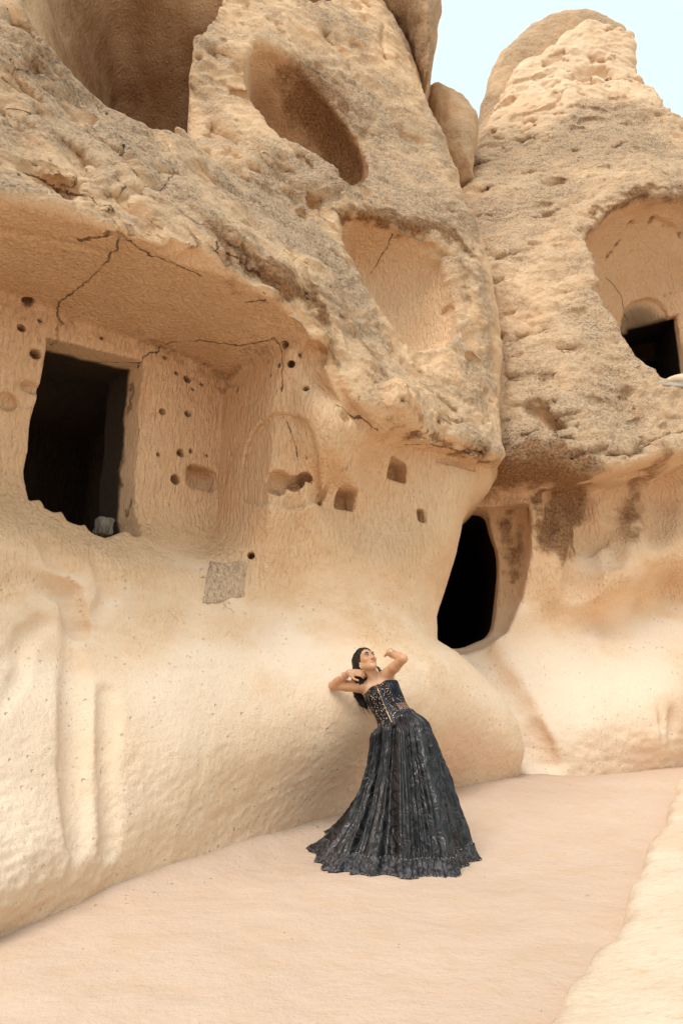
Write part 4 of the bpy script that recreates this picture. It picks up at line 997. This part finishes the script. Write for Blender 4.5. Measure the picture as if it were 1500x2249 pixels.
hair = sdf_mesh('hair', hairf, HC-np.array([.26, .16, .56]), HC+np.array([.16, .30, .16]), .0040, HAIR, person, hpost)
rng = np.random.RandomState(5)
def strands(name, roots, mat, parent):
    co = []; F = []; o = 0
    for a, b, c in roots:
        n = 9
        for i in range(n):
            t = i/(n-1); p = a*(1-t)**2+2*b*t*(1-t)+c*t*t; r = .0014*(1-t*.7)
            for k in range(3): g = 2.1*k; co.append(p+np.array([math.cos(g)*r, math.sin(g)*r*.7, math.sin(g)*r]))
            if i:
                for k in range(3): F.append((o+(i-1)*3+k, o+(i-1)*3+(k+1) % 3, o+i*3+(k+1) % 3, o+i*3+k))
        o += n*3
    return mk_mesh(name, np.array(co), F, mat, parent)
R_ = []
for k in range(90):
    j = rng.normal(size=3)*.010; g = rng.uniform(-1, 1)
    R_.append((P(786+rng.uniform(-6, 8), 1500+rng.uniform(-8, 20), Y0+.17)+j, P(785+8*g, 1535, Y0+.19)+j*2, P(806+rng.uniform(-14, 16), 1560+rng.uniform(-10, 12), Y0+.13)+j))
for k in range(36):
    j = rng.normal(size=3)*.006
    R_.append((P(828, 1466, Y0+.16)+j, P(832+rng.uniform(0, 4), 1472, Y0+.16)+j, P(833+rng.uniform(-2, 8), 1479+rng.uniform(-4, 4), Y0+.12)+j))
for k in range(14):
    j = rng.normal(size=3)*.006
    R_.append((P(776, 1478, Y0+.2)+j, P(768+rng.uniform(-2, 5), 1490, Y0+.2)+j, P(782+rng.uniform(-6, 8), 1492, Y0+.18)+j))
strands('loose_strands', R_, HAIR, person)
# corset
def corset(x, y, z):
    q = [x-PEL[0], y-PEL[1], z-PEL[2]]
    s, t, d = [v_[0]*q[0]+v_[1]*q[1]+v_[2]*q[2] for v_ in TR]
    o = torso(x, y, z)-.009-.022*sstep(.05, -.05, t)
    top = np.where(d > 0, .350+.007*np.cos(np.clip((np.abs(s)-.066)/.07, -1.5, 1.5)*3.1), .325)
    bot = -.040+.55*np.abs(s+.045)
    return smax(smax(o, (t-top)*.9, .006), (np.minimum(bot, .045)-t)*.9, .006)
cl, ch_ = PEL-np.array([.32, .22, .14]), PEL+np.array([.24, .30, .46])
cs = sdf_mesh('corset', corset, cl, ch_, .0040, bodice_material(), person)
bc = np.empty(len(cs.data.vertices)*3, f32); cs.data.vertices.foreach_get('co', bc); bc = bc.reshape(-1, 3)-PEL
s_, t_ = bc@E_, bc@A_
side = sstep(.045, .060, s_)*sstep(.17, .19, t_-0.25*(s_-.05))+sstep(.055, .065, s_)*sstep(.065, .05, t_)
side = np.maximum(side, sstep(.338, .345, t_))
sheer = sstep(.045, .06, s_)*sstep(.065, .075, t_)*sstep(.135, .125, t_)
attr(cs, 'side', np.clip(side, 0, 1)); attr(cs, 'sheer', sheer)
GOLD = plain('gold', (.80, .52, .28), .3, 1.0)
NAVY = plain('navy_piping', (.020, .026, .05), .35)
def on_torso(s, t, off=.010):
    lo_, hi_ = 0.0, .3
    for _ in range(24):
        m_ = (lo_+hi_)/2; p = TT(s, t, m_)
        if torso(*[np.array([c]) for c in p])[0] < 0: lo_ = m_
        else: hi_ = m_
    return TT(s, t, lo_+off)
small_tube('zipper', [on_torso(-.030-.020*k, .345-.375*k, .012+.020*max(k-.8, 0)*5) for k in np.linspace(0, .93, 16)], .0026, GOLD, person, taper=False)
small_tube('zipper_placket', [on_torso(-.014-.020*k, .345-.375*k, .008+.020*max(k-.8, 0)*5) for k in np.linspace(0, 1, 16)], .0085, NAVY, person, taper=False)
for s0, s1 in ((.062, .075), (.088, .100), (.112, .118)):
    small_tube('boning', [on_torso(s0+(s1-s0)*k, .31-.26*k, .009) for k in np.linspace(0, 1, 10)], .0032, NAVY, person, taper=False)
small_tube('waistband', [on_torso(.05+.085*k, .035+.02*k, .010) for k in np.linspace(0, 1, 8)], .009, NAVY, person, taper=False)
# jewellery
def ring(name, c, ax, R0, r, mat):
    ax = nrm(ax); a = nrm(np.cross(ax, [.2, .9, .3])); b = np.cross(ax, a)
    return small_tube(name, [c+(a*math.cos(g)+b*math.sin(g))*R0 for g in np.linspace(0, 2*math.pi, 25)[:-1]], r, mat, person, taper=False, closed=True)
SILV = plain('pale_gold', (.9, .74, .52), .22, 1.0)
ring('bracelet', WRR*.72+ELR*.28, WRR-ELR, .037, .0022, SILV)
ring('bracelet', WRL*.90+ELL*.10, WRL-ELL, .032, .0030, SILV); ring('bracelet', WRL*.78+ELL*.22, WRL-ELL, .036, .0028, SILV)
ball('earring', HH(-.080, .0, -.046), .0065, SILV, person)
ball('earring', HH(-.080, .0, -.060), .0050, SILV, person)
# skirt
NPH, NT = 620, 110
ph = np.linspace(0, 2*np.pi, NPH+1); tt = np.linspace(0, 1, NT)
PH, TTm = np.meshgrid(ph, tt, indexing='ij')
wc = TT(0.012, .062, -.003)
def fold(PH, T):
    a = 0.55*np.sin(13*PH+1.3+1.6*np.sin(2*PH))+0.45*np.sin(21*PH+.6+2.2*np.sin(3*PH+1))*(1-T*.4)+0.30*np.sin(34*PH+2*np.sin(5*PH))*(1-T)+.45*np.sin(8*PH+2+.8*np.sin(3*T+PH))*T+.22*np.sin(55*PH+4*np.sin(5*PH)+2*T)*(1-.5*T)
    return np.sign(a)*np.abs(a)**.8
WX, WY_ = .158, .108
w0 = wc[None, None]+(np.cos(PH)*WX)[..., None]*E_+(np.sin(PH)*WY_)[..., None]*(-N_)
w0 = w0-(np.maximum(-np.sin(PH), 0)*.015)[..., None]*A_
hx, hy = np.cos(PH), np.sin(PH)       # sin<0 faces the camera
CX, CY = .375, 5.66
left = np.exp(-((np.mod(PH-2.65+np.pi, 2*np.pi)-np.pi)/.55)**2)
ra = .575+.03*np.sin(3*PH)+.012*np.sin(9*PH+1)
hxp = CX+hx*ra+left*(.03); hyp = CY+hy*(.54+.03*np.sin(5*PH+.4))+left*.20
sag = np.where(hx < 0, 1+1.7*np.abs(hx)**.8, 1.0)
G = TTm**(0.92+0.95*(sag-1))
G = G*.97+.03*np.sin(TTm*np.pi/2)
cone = sstep(0, .10, TTm)*.062*(1-TTm)
X = w0[..., 0]*(1-G)+hxp*G; Yv = w0[..., 1]*(1-G)+hyp*G
X += hx*cone; Yv += hy*cone
fo = fold(PH, TTm)*(.016+.055*TTm**.8)*sstep(0, .05, TTm)
X += hx*fo; Yv += hy*fo
gr = zg(X, Yv)
Zl = w0[..., 2]*(1-TTm)+(zg(hxp, hyp)+.012)*TTm
# cloth lying on the ground near the hem
low = sstep(.86, 1.0, TTm)
Zl = np.maximum(Zl, gr+.010+.02*np.maximum(np.sin(13*PH+1.3+1.6*np.sin(2*PH)), 0)*low)
Zl += low*.012*np.sin(40*PH)*.4
co = np.stack([X, Yv, Zl], -1).reshape(-1, 3)
wr_ = fbm(co*np.array([1, 1, .45]), 7, 4, gain=.6)*.014
co[:, 0] += wr_*np.cos(PH).ravel(); co[:, 1] += wr_*np.sin(PH).ravel()
idg = np.arange((NPH+1)*NT).reshape(NPH+1, NT)
F = np.stack([idg[:-1, :-1], idg[1:, :-1], idg[1:, 1:], idg[:-1, 1:]], -1).reshape(-1, 4)
skirt = mk_mesh('skirt', co, F, CLOTH, person, uv=np.stack([PH/(2*np.pi)*1.0, TTm*.5], -1).reshape(-1, 2))
C3 = co.reshape(NPH+1, NT, 3)
def trim_material():
    m, nt, b = newmat('ragged_black_trim'); q = NB(nt); v = q.tc()
    n1 = q.noise(v, 26, 4, .6, 1.5); q.L(q.mix(q.ramp(n1, .45, .62), (.006, .006, .009), (.075, .066, .075)), b.inputs['Base Color'])
    b.inputs['Roughness'].default_value = .45; q.L(q.bump(q.m('MULTIPLY', n1, .012), 1.0, 1.0), b.inputs['Normal']); return m
TRIM = trim_material()
i0_ = int(NT*.905); band = C3[:, i0_:, :].copy(); out = np.stack([np.cos(PH), np.sin(PH), 0*PH+.35], -1)[:, i0_:, :]
jag = rng.uniform(-.006, .007, size=NPH+1)+.010*np.sin(17*ph+2*np.sin(3*ph)); band += out*(.006+.002*rng.normal(size=band.shape[:2]+(1,)))
band[:, -1, 0] += np.cos(ph)*(.010+jag); band[:, -1, 1] += np.sin(ph)*(.010+jag); band[:, -1, 2] = zg(band[:, -1, 0], band[:, -1, 1])+.004+.006*rng.uniform(size=NPH+1)
nb_ = band.shape[1]; idb = np.arange((NPH+1)*nb_).reshape(NPH+1, nb_)
band += (fbm(band.reshape(-1, 3), 11, 2)*.007).reshape(band.shape[:2]+(1,))*np.array([1, 1, .3])
trim = mk_mesh('hem_trim', band.reshape(-1, 3), np.stack([idb[:-1, :-1], idb[1:, :-1], idb[1:, 1:], idb[:-1, 1:]], -1).reshape(-1, 4), TRIM, person)
bcz = []; bF = []
def octa(c, r):
    o = len(bcz)
    for d in ((1, 0, 0), (0, 1, 0), (-1, 0, 0), (0, -1, 0), (0, 0, 1), (0, 0, -1)): bcz.append(c+np.array(d)*r)
    for a, b in ((0, 1), (1, 2), (2, 3), (3, 0)): bF.append((o+a, o+b, o+4)); bF.append((o+b, o+a, o+5))
for k in range(0, NPH, 5): octa(band[k, 0]+out[k, 0]*.004, .0034)
for k in range(0, NPH, 4): octa(band[k, -1]+out[k, -1]*.002+np.array([0, 0, .004]), .0034)
bd = mk_mesh('hem_beads', np.array(bcz), bF, plain('bead', (.85, .74, .66), .25, .6), person, smooth=False); bd['kind'] = 'stuff'
print('person', time.time()-T0)
# ------------------------------------------------------------------ small things
def tube_box(name, c, r, mat, yaw=0.0, roll=0.0, parent=None, n=10, noise=.004):
    vx = Vox(np.array(c)-np.max(r)-.06, np.array(c)+np.max(r)+.06, max(min(r)/6, .006)); vx.D = np.full(tuple(vx.n), 1.0, f32)
    obox(vx, c, r, yaw=yaw, roll=roll, rnd=min(r)*.3, k=.001, op='add')
    co, F = vx.mesh(); N = vnormals(co, F); co = co+N*(noise*fbm(co*np.array([1, 1, 1]), 14, 3))[:, None]
    return mk_mesh(name, co, F, mat, parent)
def grey_material(name, c1, c2, sc, stretch):
    m, nt, b = newmat(name); q = NB(nt); v = q.mapv(q.tc(), stretch)
    n1 = q.noise(v, sc, 6, .7); q.L(q.mix(q.ramp(n1, .35, .65), c1, c2), b.inputs['Base Color']); b.inputs['Roughness'].default_value = .9
    q.L(q.bump(q.m('MULTIPLY', n1, .03), 1.0, 1.0), b.inputs['Normal']); return m
WOOD = grey_material('weathered_wood', (.42, .36, .30), (.62, .56, .49), 8, (1, 6, 10))
pl = tube_box('wooden_beam', P(1500, 849, 9.02), (.42, .06, .032), WOOD, yaw=.05, roll=.04)
tag(pl, 'grey weathered wooden beam lying across the sill of the high chapel cave at the right edge', 'wooden beam')
STN = grey_material('grey_stone', (.10, .08, .06), (.36, .31, .26), 14, (3, 3, .5))
sb = tube_box('stone_block', P(236, 1150, 6.22)+np.array([-.07, .12, 0]), (.075, .07, .085), STN, yaw=.8, noise=.012)
tag(sb, 'small grey ribbed stone block sitting on the broken sill of the left doorway', 'stone block')
STB = grey_material('sill_rock', (.55, .40, .26), (.70, .54, .38), 6, (1, 1, 1))
pb = mk_mesh('rock', *(lambda o: o)((np.zeros((4, 3)), [(0, 1, 2, 3)])), STB) if False else ball('rock', P(1508, 842, 9.25), (.36, .22, .13), STB, None, nu=32, nv=20)
tag(pb, 'low rounded pale rock behind the wooden beam in front of the black chapel door', 'rock')
# grey chiselled infill on the wall left of the woman
def patch(name, cs_, n, off, mat, parent):
    cs_ = np.array(cs_, float); co = []; F = []
    for i in range(n+1):
        for j in range(n+1):
            a, b = i/n, j/n; uv_ = cs_[0]*(1-a)*(1-b)+cs_[1]*a*(1-b)+cs_[2]*a*b+cs_[3]*(1-a)*b
            p = VL.hit(uv_[0]+3*math.sin(7*b+1)*(1-2*abs(a-.5)), uv_[1]+4*math.sin(6*a))
            e = min(a, b, 1-a, 1-b); nn = VL.normal(p); co.append(p+nn*(off if e > .001 else -.05)+nn*.004*math.sin(9*a+5*b))
            if i and j: k = i*(n+1)+j; F.append((k-n-2, k-n-1, k, k-1))
    return mk_mesh(name, np.array(co), F, mat, parent)
GP = grey_material('grey_plaster', (.46, .30, .19), (.80, .58, .40), 22, (2.2, 2.2, .6))
patch('plaster_patch', [(458, 1228), (548, 1236), (538, 1318), (438, 1330)], 18, .016, GP, cliff)
# pebbles and grit on the path
def scatter(name, n, mat, rr, seed):
    r_ = np.random.RandomState(seed); co = []; F = []
    base = np.array([(1, 0, 0), (0, 1, 0), (-1, 0, 0), (0, -1, 0), (0, 0, 1), (0, 0, -1)], float)
    fs = [(0, 1, 4), (1, 2, 4), (2, 3, 4), (3, 0, 4), (1, 0, 5), (2, 1, 5), (3, 2, 5), (0, 3, 5)]
    for k in range(n):
        y = r_.uniform(2.6, 9.0); x = r_.uniform(-.45, .45)*y+.1*y
        if k > n*.45:      # crumbs fallen along the foot of the wall
            t_ = r_.uniform(0, 1)**.8*5.999; j_ = int(t_); fx = [-1.9, -1.33, -.92, -.55, -.22, .1, .9]; fy = [4.0, 4.72, 5.38, 6.02, 6.42, 6.85, 7.7]
            w_ = abs(r_.normal())*.16; x = fx[j_]+(fx[j_+1]-fx[j_])*(t_-j_)+w_*.75; y = fy[j_]+(fy[j_+1]-fy[j_])*(t_-j_)-w_*.65-.02
        c = np.array([x, y, float(gz(np.array([[x]]), np.array([[y]]))[0, 0])]); rad = rr*r_.lognormal(0, .5)*(.5+.1*y)
        o = len(co); Mx = r_.normal(size=(3, 3))*.35+np.eye(3)
        for q in base: co.append(c+(q@Mx)*rad*np.array([1, 1, .6]))
        F += [(o+a, o+b, o+d) for a, b, d in fs]
    o = mk_mesh(name, np.array(co), F, mat); o['kind'] = 'stuff'
    return o
tag(scatter('pebbles', 420, grey_material('pebble', (.36, .25, .16), (.66, .50, .36), 5, (1, 1, 1)), .0042, 11), 'tiny brown pebbles and grit scattered over the sandy path', kind='stuff')

print('total', time.time()-T0)
